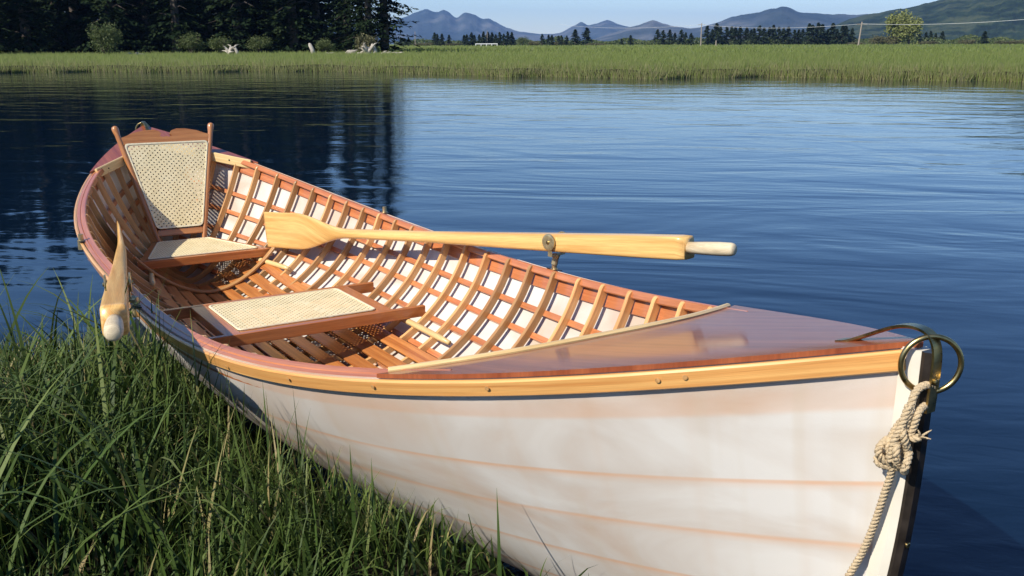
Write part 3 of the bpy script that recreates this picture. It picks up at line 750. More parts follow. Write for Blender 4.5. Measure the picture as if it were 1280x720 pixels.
class Blades:
    def __init__(s): s.v = []; s.f = []; s.uv = []; s.n = 0
    def add(s, root, h, w, lean, bend, az, face, rn, seg=4, fold=True):
        d = np.array([math.cos(az), math.sin(az), 0]); sd = np.array([math.cos(face), math.sin(face), 0])
        k = len(s.v); pts = []; th = lean; p = np.array(root, float); st = h / seg
        for i in range(seg + 1):
            t = i / seg; ww = w * (1 - t ** 2.2) * (0.55 + .45 * min(1, t * 4)) if i < seg else w * .04
            s.v.append(tuple(p - sd * ww / 2)); s.v.append(tuple(p + sd * ww / 2)); s.uv += [(rn, t), (rn, t)]
            th2 = th + bend * (t ** 1.3); p = p + (d * math.sin(th2) + np.array([0, 0, math.cos(th2)])) * st
        for i in range(seg): a = k + 2 * i; s.f.append((a, a + 1, a + 3, a + 2))
    def build(s, name, mat): return mesh_obj(name, s.v, s.f, mat, None, s.uv, False)

bl = Blades(); made = 0
N_BL = 17500
# clump centres give the grass an uneven density
cl = [(rng.uniform(-.6, 2.3), rng.uniform(-1.9, -.1), rng.uniform(.04, .13), rng.uniform(0, 2 * PI), rng.uniform(.75, 1.15)) for _ in range(760)]
while made < N_BL:
    cx_, cy_, cr, caz, ch = cl[rng.integers(len(cl))]
    x = rng.normal(cx_, cr); y = rng.normal(cy_, cr)
    d = float(shore_y(x) - y)
    if d < -.02: continue
    if math.hypot(x - CX, y - CY) < .75: continue
    if x > 1.72 and y > -.95 and rng.random() < .9: continue
    z = float(bank_z(np.array(x), np.array(y)))
    if not hull_clear(x, y, z): continue
    b_, _zz = bz(np.array(np.clip(ux(x), -1, 1)))
    gap = -y - float(b_)         # distance outside the gunwale
    h = rng.uniform(.16, .40) * ch * (1 if gap > -.02 else .62) * float(np.interp(x, [-.3, .2, .7, 1.2, 1.6], [.40, .48, .95, .9, .55]))
    az = caz + rng.normal(0, .7)
    lean = abs(rng.normal(.22, .24)); bend = abs(rng.normal(.7, .7))
    tip = np.array([x + math.cos(az) * h * .55 * math.sin(lean + bend * .6), y + math.sin(az) * h * .55 * math.sin(lean + bend * .6)])
    if y + math.sin(az) * h * .5 * math.sin(lean + bend * .5) > -float(b_) * .97 and z + h > .3:
        az = -abs(az % PI) 
    if not hull_clear(x + math.cos(az) * h * .35 * math.sin(lean + bend * .4), y + math.sin(az) * h * .35 * math.sin(lean + bend * .4), z + h * .75) and rng.random() < .97: continue
    rn = rng.uniform(0, .8) if rng.random() < .93 else rng.uniform(.85, 1.)
    bl.add((x, y, z - .01), h, rng.uniform(.003, .0092), lean, bend, az, az + PI / 2 + rng.normal(0, .6), rn, 5)
    made += 1
for _ in range(330):
    x = rng.uniform(.35, 1.5); y = rng.uniform(-1.5, -.62)
    if x > .9 and y > -.75: continue
    az = rng.uniform(0, 2 * PI) if y < -.95 else rng.uniform(PI * .85, PI * 2.1)
    bl.add((x, y, float(bank_z(np.array(x), np.array(y)))), rng.uniform(.36, .52), rng.uniform(.008, .012), rng.uniform(.15, .5), rng.uniform(.7, 2.2), az, az + PI / 2 + rng.normal(0, .3), rng.uniform(.3, .8), 8)
# a few long single blades in front of the rail
for (x, y, h, lean, bend, az, w) in ((1.02, -.74, .42, .10, .12, 2.2, .007), (1.18, -.80, .40, .05, .25, .4, .008), (.80, -.74, .45, .16, .3, 1.2, .006), (.93, -.80, .48, .30, .35, .9, .006), (1.30, -.74, .36, .05, .35, 2.6, .005), (1.33, -.70, .33, .12, .2, 2.2, .004), (1.45, -.66, .30, .1, .5, 2.9, .004),
                                  (.55, -.90, .46, .2, 1.2, 1.7, .009), (.75, -1.02, .44, .25, 1.3, 1.1, .009), (.3, -.85, .5, .15, 1.2, .2, .008), (1.0, -.95, .42, .3, 1.0, .8, .008), (.62, -.80, .38, .5, .4, 0.7, .006)):
    bl.add((x, y, float(bank_z(np.array(x), np.array(y)))), h, w, lean, bend, az, az + 1.9, rng.uniform(.3, .8), 7)
# sparse wider blades over the rest of the bank, beyond the picture
for _ in range(13000):
    x = -3 + 15 * rng.random() ** 1.6; y = -.4 - 11 * rng.random() ** 1.5
    if -.7 < x < 2.4 and y > -1.9: continue
    if shore_y(x) - y < 0 or math.hypot(x - CX, y - CY) < .8: continue
    az = rng.uniform(0, 2 * PI); bl.add((x, y, float(bank_z(np.array(x), np.array(y))) - .01), rng.uniform(.2, .40), rng.uniform(.007, .014), .2, rng.uniform(.2, 1.2), az, az + 1.57, rng.uniform(0, .95), 4)
tag(bl.build('bank_grass', M['sedge']), 'tall dark green sedge growing on the near bank beside the white hull', 'grass', kind='stuff')

# ------------------------------------------------------------------ water, far meadow
V = []; n = 60
def big_quad(name, x0, x1, y0, y1, z, mat):
    return mesh_obj(name, [(x0, y0, z), (x1, y0, z), (x1, y1, z), (x0, y1, z)], [(0, 1, 2, 3)], mat, None, [(0, 0), (1, 0), (1, 1), (0, 1)])
# the water sheet stops at the hull's own waterline, so none of it lies inside the boat
wu = np.linspace(-.9985, .9985, 120); wq = np.linspace(0, 1, 400); wx = []; wy = []
for u in wu:
    p = Hs(np.full(400, u), wq, 1); wx.append(np.interp(0, p[:, 2], p[:, 0])); wy.append(max(.0, np.interp(0, p[:, 2], p[:, 1]) - .001))
wx = np.array(wx); wy = np.array(wy); wy[0] = wy[-1] = 0
V = []; Fc = []
for sg, ye in ((1, 260.), (-1, -120.)):
    k = len(V)
    for x, y in zip(wx, wy): V += [(x, sg * y, 0), (x, ye, 0)]
    for i in range(len(wx) - 1):
        f = (k + 2 * i, k + 2 * i + 2, k + 2 * i + 3, k + 2 * i + 1); Fc.append(f if sg > 0 else f[::-1])
for xa, xe in ((wx[0], -260.), (wx[-1], 180.)):
    k = len(V); V += [(xa, -120, 0), (xe, -120, 0), (xe, 260, 0), (xa, 260, 0), (xa, 0, 0)]; f = (k, k + 1, k + 2, k + 3, k + 4); Fc.append(f if xe > 0 else f[::-1])
tag(mesh_obj('water', V, Fc, M['water'], None, [v[:2] for v in V]), kind='structure')
tag(big_quad('ground', -6500, 6500, -6500, 6500, -1.6, M['mud']), kind='structure')

def shore_dist(px):
    return 1.085 * float(np.interp(px, [-900, -400, -100, 110, 480, 640, 800, 960, 1280, 1500, 2000, 2600], [50, 42, 40, 39.6, 35.6, 29.6, 28.4, 29.6, 27.6, 28.5, 36, 60]))
def meadow_z(r): return .22 + .16 * (1 - math.exp(-r / 4.)) + .0 * r
pxs = np.concatenate([np.linspace(-2200, -150, 40), np.linspace(-130, 1450, 200), np.linspace(1500, 3200, 30)])
rs = [0, .15, .5, 1.5, 4, 9, 16, 26, 40, 60, 90, 140, 220, 340, 520, 800, 1300, 2200, 4000, 6000]
V = []
for px in pxs:
    sd = shore_dist(px) + .5 * math.sin(px * .021) + .3 * math.sin(px * .067)
    for i, r in enumerate(rs):
        z = -.35 if i == 0 else (.05 if i == 1 else meadow_z(r) + (.03 * math.sin(px * .05 + r) if r > .4 else 0))
        V.append(place(px, sd + r, z))
k = len(rs); Fc = [(i * k + j, (i + 1) * k + j, (i + 1) * k + j + 1, i * k + j + 1) for i in range(len(pxs) - 1) for j in range(k - 1)]
tag(mesh_obj('meadow', V, Fc, None, None, [v[:2] for v in V], True, [M['meadow'], M['mud']], [1 if (i % (k - 1)) < 2 else 0 for i in range(len(Fc))]), kind='structure')
# grass of the meadow
mb = Blades()
def msd(px): return shore_dist(px) + .5 * math.sin(px * .021) + .3 * math.sin(px * .067)
V = []; Fc = []; UVs = []
def tri_blade(p, h, w, az, rn, lean):
    k = len(V); d = np.array([math.cos(az), math.sin(az), 0]); l = RT * lean * h
    V.extend([p - d * w / 2, p + d * w / 2, p + l + np.array([0, 0, h])]); Fc.append((k, k + 1, k + 2)); UVs.extend([(rn, 0), (rn, 0), (rn, 1)])
for _ in range(120000):
    px = rng.uniform(-160, 1440); r = rng.random() ** 2.1 * 36
    if r > 36: continue
    sd = msd(px); p = place(px, sd + .1 + r, 0); p[2] = (meadow_z(r) if r > .5 else meadow_z(.5) * r / .5) - .02
    dry = rng.random() < (.5 * math.exp(-r / 1.4) + .06)
    wave = .5 + .5 * math.sin(px * .013 + r * .35) * math.sin(px * .031 - r * .2)
    tri_blade(p, rng.uniform(.10, .27) * (1.0 + .3 * (r < 1)), rng.uniform(.012, .028), rng.uniform(-.6, .6) + PSI * 0 + 1.0, (rng.uniform(.8, 1) if dry else np.clip(rng.normal(.35 + .3 * wave, .18), 0, .74)), rng.normal(0, .25))
for _ in range(34000):
    px = rng.uniform(-160, 1440); r = 34 * math.exp(rng.random() * 2.5)
    p = place(px, msd(px) + r, meadow_z(r) - .03)
    tri_blade(p, rng.uniform(.15, .30) * (1 + r / 400), rng.uniform(.05, .09) * (1 + r / 90), 1.0 + rng.uniform(-.5, .5), np.clip(rng.normal(.45, .2), 0, .85), rng.normal(0, .3))
tag(mesh_obj('meadow_grass', V, Fc, M['meadow_blade'], None, UVs), 'bright green marsh grass covering the flat meadow across the river', 'grass', kind='stuff')

# ------------------------------------------------------------------ trees
def conifer_meshes(seed, H, R, nb, ns, spray, z0=.06, gap=.0, mat='spruce'):
    r = random.Random(seed); v = []; f = []; uv = []
    for b in range(nb):
        t = z0 + (1 - z0) * (b + r.random()) / nb
        if r.random() < gap: continue
        z = H * t; rad = R * ((1 - t) ** .75) * r.uniform(.55, 1.1) + .1; az = r.uniform(0, 2 * PI)
        d = Vector((math.cos(az), math.sin(az), 0)); s = Vector((-d.y, d.x, 0)); dr = r.uniform(.1, .45); tone = r.random()
        for k in range(ns):
            q = (k + r.random()) / ns; q = q ** .75
            c = d * rad * q + Vector((0, 0, z - dr * rad * q * q + .12 * rad * q)) + s * r.uniform(-.22, .22) * rad * (1 - .4 * q) + Vector((0, 0, r.uniform(-.15, .1) * spray))
            a = spray * r.uniform(.5, 1.15) * (1 - .35 * q); b1 = (d * r.uniform(.3, 1) + s * r.uniform(-1, 1) + Vector((0, 0, r.uniform(-.5, .25)))).normalized()
            b2 = b1.cross(Vector((r.uniform(-.5, .5), r.uniform(-.5, .5), 1))).normalized()
            i = len(v); v += [c - b1 * a * .5, c + b2 * a * .28 + b1 * a * .05, c + b1 * a * .6 - Vector((0, 0, .15 * a)), c - b2 * a * .28]; f.append((i, i + 1, i + 2, i + 3))
            tn = min(.99, max(0, tone * .6 + r.random() * .4)); uv += [(tn, q)] * 4
    cr = bpy.data.meshes.new('crown'); cr.from_pydata([tuple(x) for x in v], [], f)
    l = cr.uv_layers.new(name='UVMap'); l.data.foreach_set('uv', np.array(uv, dtype=np.float32).ravel()); cr.materials.append(M[mat])
    m = MB(); P = np.array([[r.uniform(-.02, .02) * H * .1, r.uniform(-.02, .02) * H * .1, H * t] for t in np.linspace(-.01, 1, 9)]); P[:2, :2] = 0
    m.tube(P, [R * .11 * (1 - t) ** .8 + .02 for t in np.linspace(0, 1, 9)], 8)
    # bare dead limbs low on the trunk
    for _ in range(9):
        z = H * r.uniform(.04, .5); az = r.uniform(0, 2 * PI); l_ = R * r.uniform(.4, .9)
        m.tube(np.array([[0, 0, z], [math.cos(az) * l_ * .5, math.sin(az) * l_ * .5, z + .1 * l_], [math.cos(az) * l_, math.sin(az) * l_, z - .05 * l_]]), [.02 * R * .6 + .01, .015 * R * .6 + .008, .004], 5)
    tm = bpy.data.meshes.new('trunk'); tm.from_pydata(m.v, [], m.f); l = tm.uv_layers.new(name='UVMap'); tm.materials.append(M['bark'])
    return tm, cr
def put_tree(name, meshes, p, s, rz, label, cat, group=None, sz=None):
    o = empty(name, tuple(p)); o.scale = (s, s, sz or s); o.rotation_euler.z = rz; tag(o, label, cat, group)
    for nm, me in zip(('trunk', 'crown'), meshes):
        if me is not None: link(bpy.data.objects.new(nm, me), o)
    return o
big = [conifer_meshes(11 + i, 15., 3.4, 190, 30, .62, .02) for i in range(4)]
edge = [conifer_meshes(31 + i, 14., 3.0, 220, 26, .52, .03, .04) for i in range(3)]
mz = meadow_z(40)
back_lab = 'dark spruce merged into the shadowed mass of the forest behind the meadow'
front = [(-90, 84), (-30, 80), (35, 83), (98, 86), (142, 82), (186, 86), (222, 81), (262, 85), (300, 81), (336, 84), (368, 80), (398, 84)]
fl = ['dark spruce at the far left of the forest edge, left of the olive bush', None]
names_ = {98: 'dark spruce with pale bare branches behind the olive bush', 142: 'dark spruce right of the olive bush, above the grey stump', 186: 'dark spruce behind the small mound of driftwood right of the olive bush', 222: 'dark spruce behind the pale green shrubs in mid forest', 262: 'dark spruce just left of the upright driftwood roots', 300: 'dark spruce rising behind the upright driftwood roots', 336: 'dark spruce with mossy lower boughs right of the upright driftwood roots', 368: 'dark spruce left of the leaning grey stump', 398: 'dark spruce above the leaning grey stump'}
for i, (px, d) in enumerate(front):
    lab = names_.get(px, 'dark spruce of the forest edge at the far left of the view')
    grp = None if px in names_ else 'spruces at the far left of the forest edge'
    put_tree('spruce_tree', big[i % 4], place(px, d, mz), rnd.uniform(.92, 1.12), rnd.uniform(0, 6), lab, 'tree', grp or 'trees of the forest edge')
for i, (px, d, s, lab) in enumerate(((436, 80, 1., 'slim spruce with sky showing through, third from the right end of the forest'), (462, 77, .94, 'slim spruce above the low pile of driftwood near the forest end'), (482, 78, 1.05, 'outermost spruce at the right end of the forest, against the sky'))):
    put_tree('spruce_tree', edge[i], place(px, d, mz), s, rnd.uniform(0, 6), lab, 'tree', 'trees of the forest edge')
for row, (d, st_, pmax) in enumerate(((92, 34, 400), (101, 36, 396), (112, 38, 384))):
    for px in np.arange(-230 + row * 13, pmax, st_):
        put_tree('spruce_tree', big[rnd.randrange(4)], place(px + rnd.uniform(-6, 6), d + rnd.uniform(-2, 2), mz), rnd.uniform(1.0, 1.25), rnd.uniform(0, 6), back_lab, 'tree', 'spruces deeper in the forest')

put_tree('spruce_tree', big[2], place(428, 97, mz), 1.0, 1., back_lab, 'tree', 'spruces deeper in the forest')
put_tree('spruce_tree', big[1], place(452, 104, mz), .9, 2., back_lab, 'tree', 'spruces deeper in the forest')

def shrub_mesh(seed, R, H, n, leaf, mat):
    r = random.Random(seed); v = []; f = []; uv = []
    cl_ = [(r.uniform(-.6, .6) * R, r.uniform(-.6, .6) * R, r.uniform(.3, .8) * H, r.uniform(.25, .45) * R) for _ in range(16)]
    for _ in range(n):
        x, y, z, q = cl_[r.randrange(16)]; d = Vector((r.gauss(0, 1), r.gauss(0, 1), r.gauss(0, 1))).normalized() * q * r.uniform(.4, 1.45)
        c = Vector((x, y, max(.05, z + d.z * H / R * .7))) + Vector((d.x, d.y, 0)); b1 = Vector((r.uniform(-1, 1), r.uniform(-1, 1), r.uniform(-.3, 1))).normalized(); b2 = b1.cross(Vector((r.uniform(-1, 1), r.uniform(-1, 1), .3))).normalized(); a = leaf * r.uniform(.6, 1.3)
        i = len(v); v += [c - b1 * a, c + b2 * a * .5, c + b1 * a, c - b2 * a * .5]; f.append((i, i + 1, i + 2, i + 3)); uv += [(r.random(), c.z / H)] * 4
    me = bpy.data.meshes.new('foliage'); me.from_pydata([tuple(x) for x in v], [], f); l = me.uv_layers.new(name='UVMap'); l.data.foreach_set('uv', np.array(uv, dtype=np.float32).ravel()); me.materials.append(M[mat])
    m = MB()
    for _ in range(10):
        az = r.uniform(0, 2 * PI); m.tube(np.array([[0, 0, -.05], [math.cos(az) * R * .3, math.sin(az) * R * .3, H * .4], [math.cos(az) * R * .55, math.sin(az) * R * .55, H * .85]]), [.035, .022, .006], 5)
    tm = bpy.data.meshes.new('stems'); tm.from_pydata(m.v, [], m.f); tm.uv_layers.new(name='UVMap'); tm.materials.append(M['bark'])
    return tm, me
def put_shrub(meshes, p, s, lab, cat='shrub', group=None, name='shrub', sz=None):
    o = empty(name, tuple(p)); o.scale = (s, s, sz or s); o.rotation_euler.z = rnd.uniform(0, 6); tag(o, lab, cat, group)
    for nm, me in zip(('stems', 'foliage'), meshes): link(bpy.data.objects.new(nm, me), o)
sh1 = shrub_mesh(3, 1.25, 2.0, 4200, .065, 'bush'); sh2 = shrub_mesh(4, 1.1, 1.5, 2600, .065, 'bush'); sh3 = shrub_mesh(5, 1.2, 1.2, 1500, .10, 'brownbush'); sh4 = shrub_mesh(6, 1.4, 3., 2600, .14, 'yellowleaf')
put_shrub(sh1, place(131, 72, mz), 1., 'round olive green bush in front of the dark forest at the left')
put_shrub(sh2, place(240, 76, mz), .95, 'dim green shrub under the middle of the dark forest')
put_shrub(sh2, place(276, 75, mz), .8, 'small shrub just left of the upright driftwood roots')
put_shrub(sh2, place(325, 76, mz), .85, 'green shrub under the mossy boughs right of the upright driftwood roots')
put_shrub(sh2, place(406, 75, mz), .7, 'low shrub between the leaning stump and the long driftwood pile')
put_shrub(sh3, place(459, 74, mz), .75, 'brownish shrub rising behind the long driftwood pile', sz=1.1)

# driftwood
def drift(px, d, H, kind, lab, seed):
    r = random.Random(seed); m = MB()
    if kind == 'roots':
        for i in range(9):
            az = r.uniform(0, 2 * PI); l = H * r.uniform(.6, 1.2); up_ = r.uniform(.1, 1.1)
            m.tube(np.array([[0, 0, H * .1], [math.cos(az) * l * .35, math.sin(az) * l * .35, H * (.15 + .4 * up_)], [math.cos(az) * l * .6, math.sin(az) * l * .6, H * (.1 + .8 * up_)], [math.cos(az + .4) * l * .75, math.sin(az + .4) * l * .75, H * (.1 + .9 * up_)]]), [H * .18, H * .12, H * .06, H * .02], 7)
        m.tube(np.array([[0, 0, -.05], [0, .02, H * .35], [.05 * H, 0, H * .55]]), [H * .28, H * .22, H * .08], 9)
    elif kind == 'stump':
        m.tube(np.array([[0, 0, -.05], [-.08 * H, 0, H * .4], [-.28 * H, 0, H * .85], [-.36 * H, 0, H]]) @ np.array([[RT[0], RT[1], 0], [0, 1, 0], [0, 0, 1]]), [H * .24, H * .2, H * .17, H * .08], 9)
    else:
        for i in range(8):
            a = r.uniform(-.5, .5); x = r.uniform(-.6, .6) * H * 2.2; l = H * r.uniform(.7, 1.6)
            p = RT * x; q = RT * (x + math.cos(a) * l * .8); hh = r.uniform(.05, .45) * H
            m.tube(np.array([p + [0, 0, .02], (p + q) / 2 + [0, 0, hh * .8], q + [0, 0, hh * 1.1]]), [H * .13, H * .11, H * .04], 7)
    o = m.build('driftwood', M['drift'], None, smooth=True); o.location = tuple(place(px, d, mz - .0)); tag(o, lab, 'driftwood', 'driftwood lying along the forest edge')
drift(167, 73, .42, 'pile', 'low grey driftwood mound right of the olive bush', 1)
drift(288, 72, .80, 'roots', 'bleached upturned roots with two upright prongs under the mid forest', 2)
drift(297, 71.5, .55, 'stump', 'short pale stump touching the upturned roots', 9)
drift(392, 72, .75, 'stump', 'lone grey stump leaning left below the forest', 3)
drift(412, 72, .26, 'pile', 'thin flat driftwood log lying right of the leaning stump', 4)
drift(443, 71.5, .62, 'pile', 'sloping heap of bleached logs near the forest end', 5)
drift(461, 71, .85, 'roots', 'tallest bleached root clump, left of the last spruce', 6)
drift(470, 71, .7, 'stump', 'upright bleached stump right of the tallest root clump', 8)
drift(487, 71, .5, 'pile', 'pale driftwood heap at the very end of the forest', 7)

# distant tree line
far = [conifer_meshes(51 + i, 7., 3.0, 80, 14, 1.1, .02, 0, 'farspruce') for i in range(4)]
def zfar(d): return meadow_z(d)
def band(a, b, step, hlo, hhi, d):
    return [(px + rnd.uniform(-1.5, 1.5), d + rnd.uniform(-12, 12), rnd.uniform(hlo, hhi)) for px in np.arange(a, b, step)]
grp_far = {'a': ('small conifer in the clump just right of the forest', band(501, 514, 5, 9, 12, 300)), 'b': ('small conifer in the pair below the left mountain', band(543, 562, 6, 13, 17, 300)),
           'c': ('small conifer in the long clump below the left mountain slope', band(580, 642, 5, 12, 17, 300)), 'd': ('small conifer left of the two tall dark ones', band(680, 712, 6, 9, 15, 300)),
           'g': ('small conifer of the group right of the low dark hill', band(824, 870, 7, 13, 19, 310)),
           'h': ('conifer in the dense row left of the tall utility pole', band(884, 1068, 6, 17, 25, 310)), 'i': ('small conifer in the group right of the yellow green tree', band(1150, 1182, 7, 12, 16, 320)),
           'j': ('conifer of the far tree row seen only past the picture edge', band(1290, 1420, 16, 14, 22, 320))}
for key, (lab, ls) in grp_far.items():
    for i, (px, d, hp) in enumerate(ls):
        H = hp / FPX * d; s = H / 7.
        put_tree('conifer_tree', far[rnd.randrange(4)], place(px, d, zfar(d)), s * 1.15, rnd.uniform(0, 6), lab, 'tree', 'far conifers: ' + lab, sz=s)
for px, hp, lab in ((720, 19, 'left one of the two tall dark conifers below the distant peak'), (734, 21, 'right one of the two tall dark conifers below the distant peak'), (778, 8, 'left one of two tiny conifers left of the low dark hill'), (789, 12, 'right one of two tiny conifers left of the low dark hill'), (1231, 14, 'lone small dark conifer under the wooded hillside')):
    d = 300; s = hp / FPX * d / 7
    put_tree('conifer_tree', far[rnd.randrange(4)], place(px, d, zfar(d)), s * 1.3, rnd.uniform(0, 6), lab, 'tree', None, sz=s)
for px, sz, s, me, lab in ((654, 1.7, 1.8, sh2, 'rounded dark green tree in the gap below the left mountain'), (668, 1.1, 1.7, sh3, 'low brownish shrub right of the rounded tree'),
                           (1098, 2.0, 2., sh3, 'greyish bare shrub right of the tall utility pole'), (1122, 2.9, 2.9, sh4, 'tall yellow green tree beneath the hillside'), (1137, 2.5, 2.5, sh4, 'yellow green tree, right and lower half of the pair'), (1116, 2.0, 2.2, sh3, 'grey twiggy shrub in front of the yellow green tree'),
                           (1162, .8, 2.6, sh3, 'low olive scrub right of the yellow green tree'), (1210, 1.1, 2.2, sh3, 'olive shrub left of the lone conifer under the hillside'), (1258, .8, 2.6, sh3, 'low scrub near the right edge under the hillside'), (1275, .9, 2.4, sh3, 'scrub bush at the right edge under the hillside'), (700, .9, 2.6, sh3, 'low scrub in front of the small conifers left of the two tall ones'), (1070, .6, 2.4, sh3, 'low scrub at the foot of the tall utility pole'), (745, .55, 3., sh3, 'low scrub right of the two tall conifers'), (530, .8, 2.8, sh3, 'low scrub between the forest and the conifer pair'), (570, .7, 2.8, sh3, 'low scrub right of the conifer pair')):
    put_shrub(me, place(px, 296, zfar(296)), s * .95, lab, 'shrub' if me is not sh4 else 'tree', None, 'shrub' if me is not sh4 else 'deciduous_tree', sz=sz)

V = []; Fc = []; UVs = []
for _ in range(26000):
    px = rng.uniform(494, 1500); hcol = .45 + .55 * (.5 + .5 * math.sin(px * .11) * math.sin(px * .037 + 1)) * (1.5 if 640 < px < 712 or px > 1090 else 1)
    c = place(px, 322 + rng.normal(0, 5), 0); c[2] = zfar(322) + rng.random() * 2.3 * hcol; a = .28 * rng.uniform(.6, 1.4)
    b1 = rng.normal(0, 1, 3); b1 /= np.linalg.norm(b1); b2 = np.cross(b1, rng.normal(0, 1, 3)); b2 /= np.linalg.norm(b2); k = len(V)
    V += [c - b1 * a, c + b2 * a * .7, c + b1 * a, c - b2 * a * .7]; Fc.append((k, k + 1, k + 2, k + 3)); UVs += [(rng.random(), .5)] * 4
tag(mesh_obj('hedgerow', V, Fc, M['bush'], None, UVs), 'low olive scrub running along the far edge of the meadow behind the conifers', 'scrub', kind='stuff')
# utility poles and wire
def pole(px, dtop, d, lean, lab, arm=True, r=.13):
    base = place(px, d, zfar(d)); H = dtop / FPX * d
    m = MB(); top = base + RT * lean + np.array([0, 0, H]); m.tube(np.array([base - [0, 0, .1], base * .5 + top * .5, top]) - base, [r * 1.2, r, r * .8], 8)
    o = m.build('utility_pole', M['pole'], None); o.location = tuple(base); tag(o, lab, 'pole', None)
    if arm:
        m = MB(); bar(m, top - base - RT * .9 - [0, 0, .4], top - base + RT * .9 - [0, 0, .4], .12, .12); m.build('crossarm', M['pole'], o)
    return top
t1 = pole(877, 26, 250, 0, 'utility pole at the left end of the dense conifer row')
t2 = pole(1074, 27, 190, .35, 'tallest utility pole, leaning slightly, at the right end of the conifer row')
pole(610, 18, 290, 0, 'thin pole in front of the long conifer clump', False, .1)
pole(520, 17, 290, 0, 'thin pole just right of the forest end', False, .1)
pole(896, 7, 200, 0, 'short pale post left of the dense conifer row', False, .12)
t3 = place(1420, 150, 5.6); t0 = place(700, 330, 7.5)
m = MB()
for a, b, sg in ((t0, t1, 1.), (t1, t2, .8), (t2, t3, .8)):
    for off in (-.8,):
        P = np.array([a + (b - a) * t + RT * 0 + np.array([0, 0, -.35 - sg * 4 * t * (1 - t)]) for t in np.linspace(0, 1, 24)]); m.tube(P, .022, 4)
o = m.build('power_line', M['whitep'], None); tag(o, 'thin pale wire strung between the utility poles across the meadow', 'wire')
# low white rail
c = place(609, 240, zfar(240)); m = MB()
root = empty('rail_fence', tuple(c)); tag(root, 'low white rail fence in the meadow below the long conifer clump', 'fence')
bar(m, RT * -2.7 + [0, 0, .62], RT * 2.7 + [0, 0, .62], .08, .16); m.build('rail', M['whitep'], root)
for x in np.linspace(-2.6, 2.6, 5):
    m = MB(); bar(m, RT * x + [0, 0, -.05], RT * x + [0, 0, .54], .12, .12, up=(1, 0, 0)); m.build('post', M['whitep'], root)

# ------------------------------------------------------------------ mountains (height fields with real depth)
def fbm(x, y, seed, octs=6):
    r = np.random.default_rng(seed); z = 0; a = 1; f = 1
    for o in range(octs):
        p = r.uniform(0, 6.28, 6); k = r.uniform(.7, 1.4, 6)
        z = z + a * (np.sin(x * f * k[0] + p[0] + 1.3 * np.sin(y * f * k[1] + p[1])) * np.sin(y * f * k[2] + p[2] + 1.1 * np.sin(x * f * k[3] + p[3])))
        a *= .5; f *= 2.03
    return z
def ridge(name, prof, d, depth, mat, rough, seed, step=3.):
    """prof: (px, height in photo px above horizon) skyline; d distance of the crest"""
    p0, p1 = prof[0][0], prof[-1][0]; pxs = np.arange(p0, p1 + step, step); hs = np.interp(pxs, [a for a, b in prof], [b for a, b in prof])
    k5 = np.array([1, 2, 3, 2, 1]) / 9.; hs[2:-2] = np.convolve(hs, k5, 'valid')
    vs = np.linspace(-1, 1, 41); V = []
    for px, h in zip(pxs, hs):
        for v in vs:
            dd = d + v * depth; sh = (1 - abs(v) ** 1.3)
            z = h / FPX * d * sh
            w = place(px, dd, 0)
            nz = fbm(np.array(w[0] / depth * 5), np.array(w[1] / depth * 5), seed)
            z = z * (1 + rough * nz * min(1, abs(v) * 2.2)) + h / FPX * d * rough * .10 * float(fbm(np.array(px * .16), np.array(v), seed + 1))
            V.append((w[0], w[1], max(z, -5 if abs(v) > .97 else z * 0 + max(z, -1.2)) - (3 if abs(v) > .97 else 0)))
    k = len(vs); n = len(pxs); Fc = [(i * k + j, (i + 1) * k + j, (i + 1) * k + j + 1, i * k + j + 1) for i in range(n - 1) for j in range(k - 1)]
    tag(mesh_obj(name, V, Fc, M[mat], None, [v[:2] for v in V], True), kind='structure')
ridge('mountains', [(-400, 10), (-100, 24), (200, 30), (400, 26), (470, 24), (492, 27), (505, 31), (520, 35), (534, 41), (542, 38), (549, 36), (556, 40), (564, 36), (572, 30), (578, 34), (584, 37), (594, 34), (604, 29), (612, 30), (622, 24), (634, 19), (650, 14), (680, 11), (700, 12), (712, 18), (722, 22), (728, 26), (734, 21), (742, 22), (756, 26), (763, 27), (772, 23), (790, 18), (830, 14), (900, 12), (1500, 8)], 5200, 900, 'range', .22, 5, 2.)
ridge('mountains', [(700, 0), (740, 4), (765, 12), (785, 18), (800, 22), (810, 25), (817, 27), (825, 24), (840, 20), (862, 17), (880, 19), (900, 25), (915, 30), (930, 33), (950, 35), (962, 39), (978, 41), (988, 38), (1000, 34), (1030, 32), (1060, 31), (1090, 31), (1300, 30), (1500, 28)], 3600, 700, 'range', .16, 9, 2.)
ridge('hills', [(1010, 0), (1030, 14), (1060, 27), (1080, 31), (1100, 34), (1130, 38), (1150, 41), (1172, 47), (1195, 54), (1220, 62), (1260, 76), (1320, 92), (1450, 110), (1700, 90), (2300, 60)], 1500, 420, 'hill', .16, 12, 1.6)

# ------------------------------------------------------------------ haze
def haze(d):
    m, nt, N, L = newmat('haze'); v = N.new('ShaderNodeVolumePrincipled'); v.inputs['Density'].default_value = d; v.inputs['Color'].default_value = (.26, .48, .92, 1); v.inputs['Anisotropy'].default_value = .0
    o = N.new('ShaderNodeOutputMaterial'); L.new(v.outputs[0], o.inputs['Volume']); return m
HX, HY, Z0, Z1 = 6600, 6600, -2.6, 260
V = [(x, y, z) for x in (-HX, HX) for y in (-HY, HY) for z in (Z0, Z1)]
o = mesh_obj('haze', V, [(0, 1, 3, 2), (4, 6, 7, 5), (0, 4, 5, 1), (2, 3, 7, 6), (0, 2, 6, 4), (1, 5, 7, 3)], haze(1.15e-4)); tag(o, kind='stuff')
o['label'] = 'pale blue haze over the far mountains'; o['category'] = 'haze'

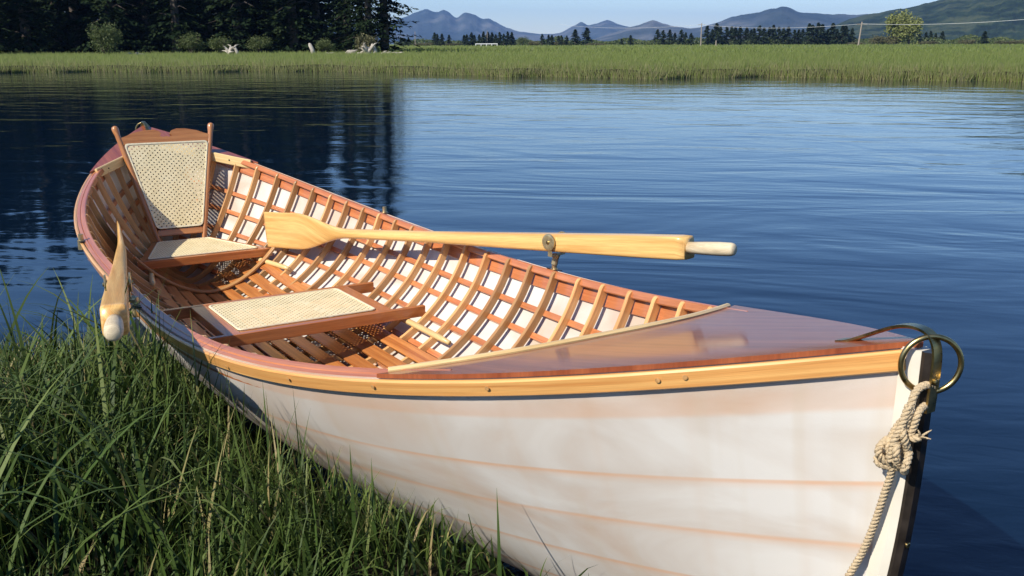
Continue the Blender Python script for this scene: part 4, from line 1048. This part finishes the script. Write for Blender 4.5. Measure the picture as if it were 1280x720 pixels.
# ------------------------------------------------------------------ light, sky, camera
to_sun = np.array([.24, -1.16, 1.0]); to_sun /= np.linalg.norm(to_sun)
el = math.asin(to_sun[2]); azi = math.atan2(to_sun[0], to_sun[1])      # from +Y clockwise
sl = bpy.data.lights.new('sun', 'SUN'); sl.energy = 4.7; sl.angle = math.radians(.53); sl.color = (1, .93, .82)
so = bpy.data.objects.new('sun', sl); link(so); so.rotation_euler = Vector(tuple(-to_sun)).to_track_quat('-Z', 'Y').to_euler(); so.location = (0, -3, 5)
w = bpy.data.worlds.new('World'); sc.world = w; w.use_nodes = True; nt = w.node_tree; nt.nodes.clear()
sky = nt.nodes.new('ShaderNodeTexSky'); sky.sky_type = 'NISHITA'; sky.sun_disc = False; sky.sun_elevation = el; sky.sun_rotation = azi; sky.air_density = 1.0; sky.dust_density = 0.; sky.ozone_density = 3.5
bg = nt.nodes.new('ShaderNodeBackground'); bg.inputs[1].default_value = .098; wo = nt.nodes.new('ShaderNodeOutputWorld')
hs = nt.nodes.new('ShaderNodeHueSaturation'); hs.inputs['Saturation'].default_value = 1.1; nt.links.new(sky.outputs[0], hs.inputs['Color']); tn = nt.nodes.new('ShaderNodeMix'); tn.data_type = 'RGBA'; tn.blend_type = 'MULTIPLY'; tn.inputs[0].default_value = 1; tn.inputs[7].default_value = (.85, .92, 1.08, 1); nt.links.new(hs.outputs[0], tn.inputs[6]); nt.links.new(tn.outputs[2], bg.inputs[0]); nt.links.new(bg.outputs[0], wo.inputs[0])

cd = bpy.data.cameras.new('camera'); cd.sensor_width = 36; cd.lens = FPX / 1280 * 36; cd.clip_start = .05; cd.clip_end = 20000
co = bpy.data.objects.new('camera', cd); link(co)
mw = Matrix.Identity(4)
for i in range(3): mw[i][0], mw[i][1], mw[i][2], mw[i][3] = R2[i], U2[i], -F_[i], CAMP[i]
co.matrix_world = mw; sc.camera = co
vs = sc.view_settings; vs.view_transform = 'Standard'; vs.look = 'None'; vs.gamma = 1; vs.exposure = .5
sc.cycles.max_bounces = 8; sc.cycles.transparent_max_bounces = 12; sc.cycles.volume_bounces = 0
sc.cycles.use_denoising = True
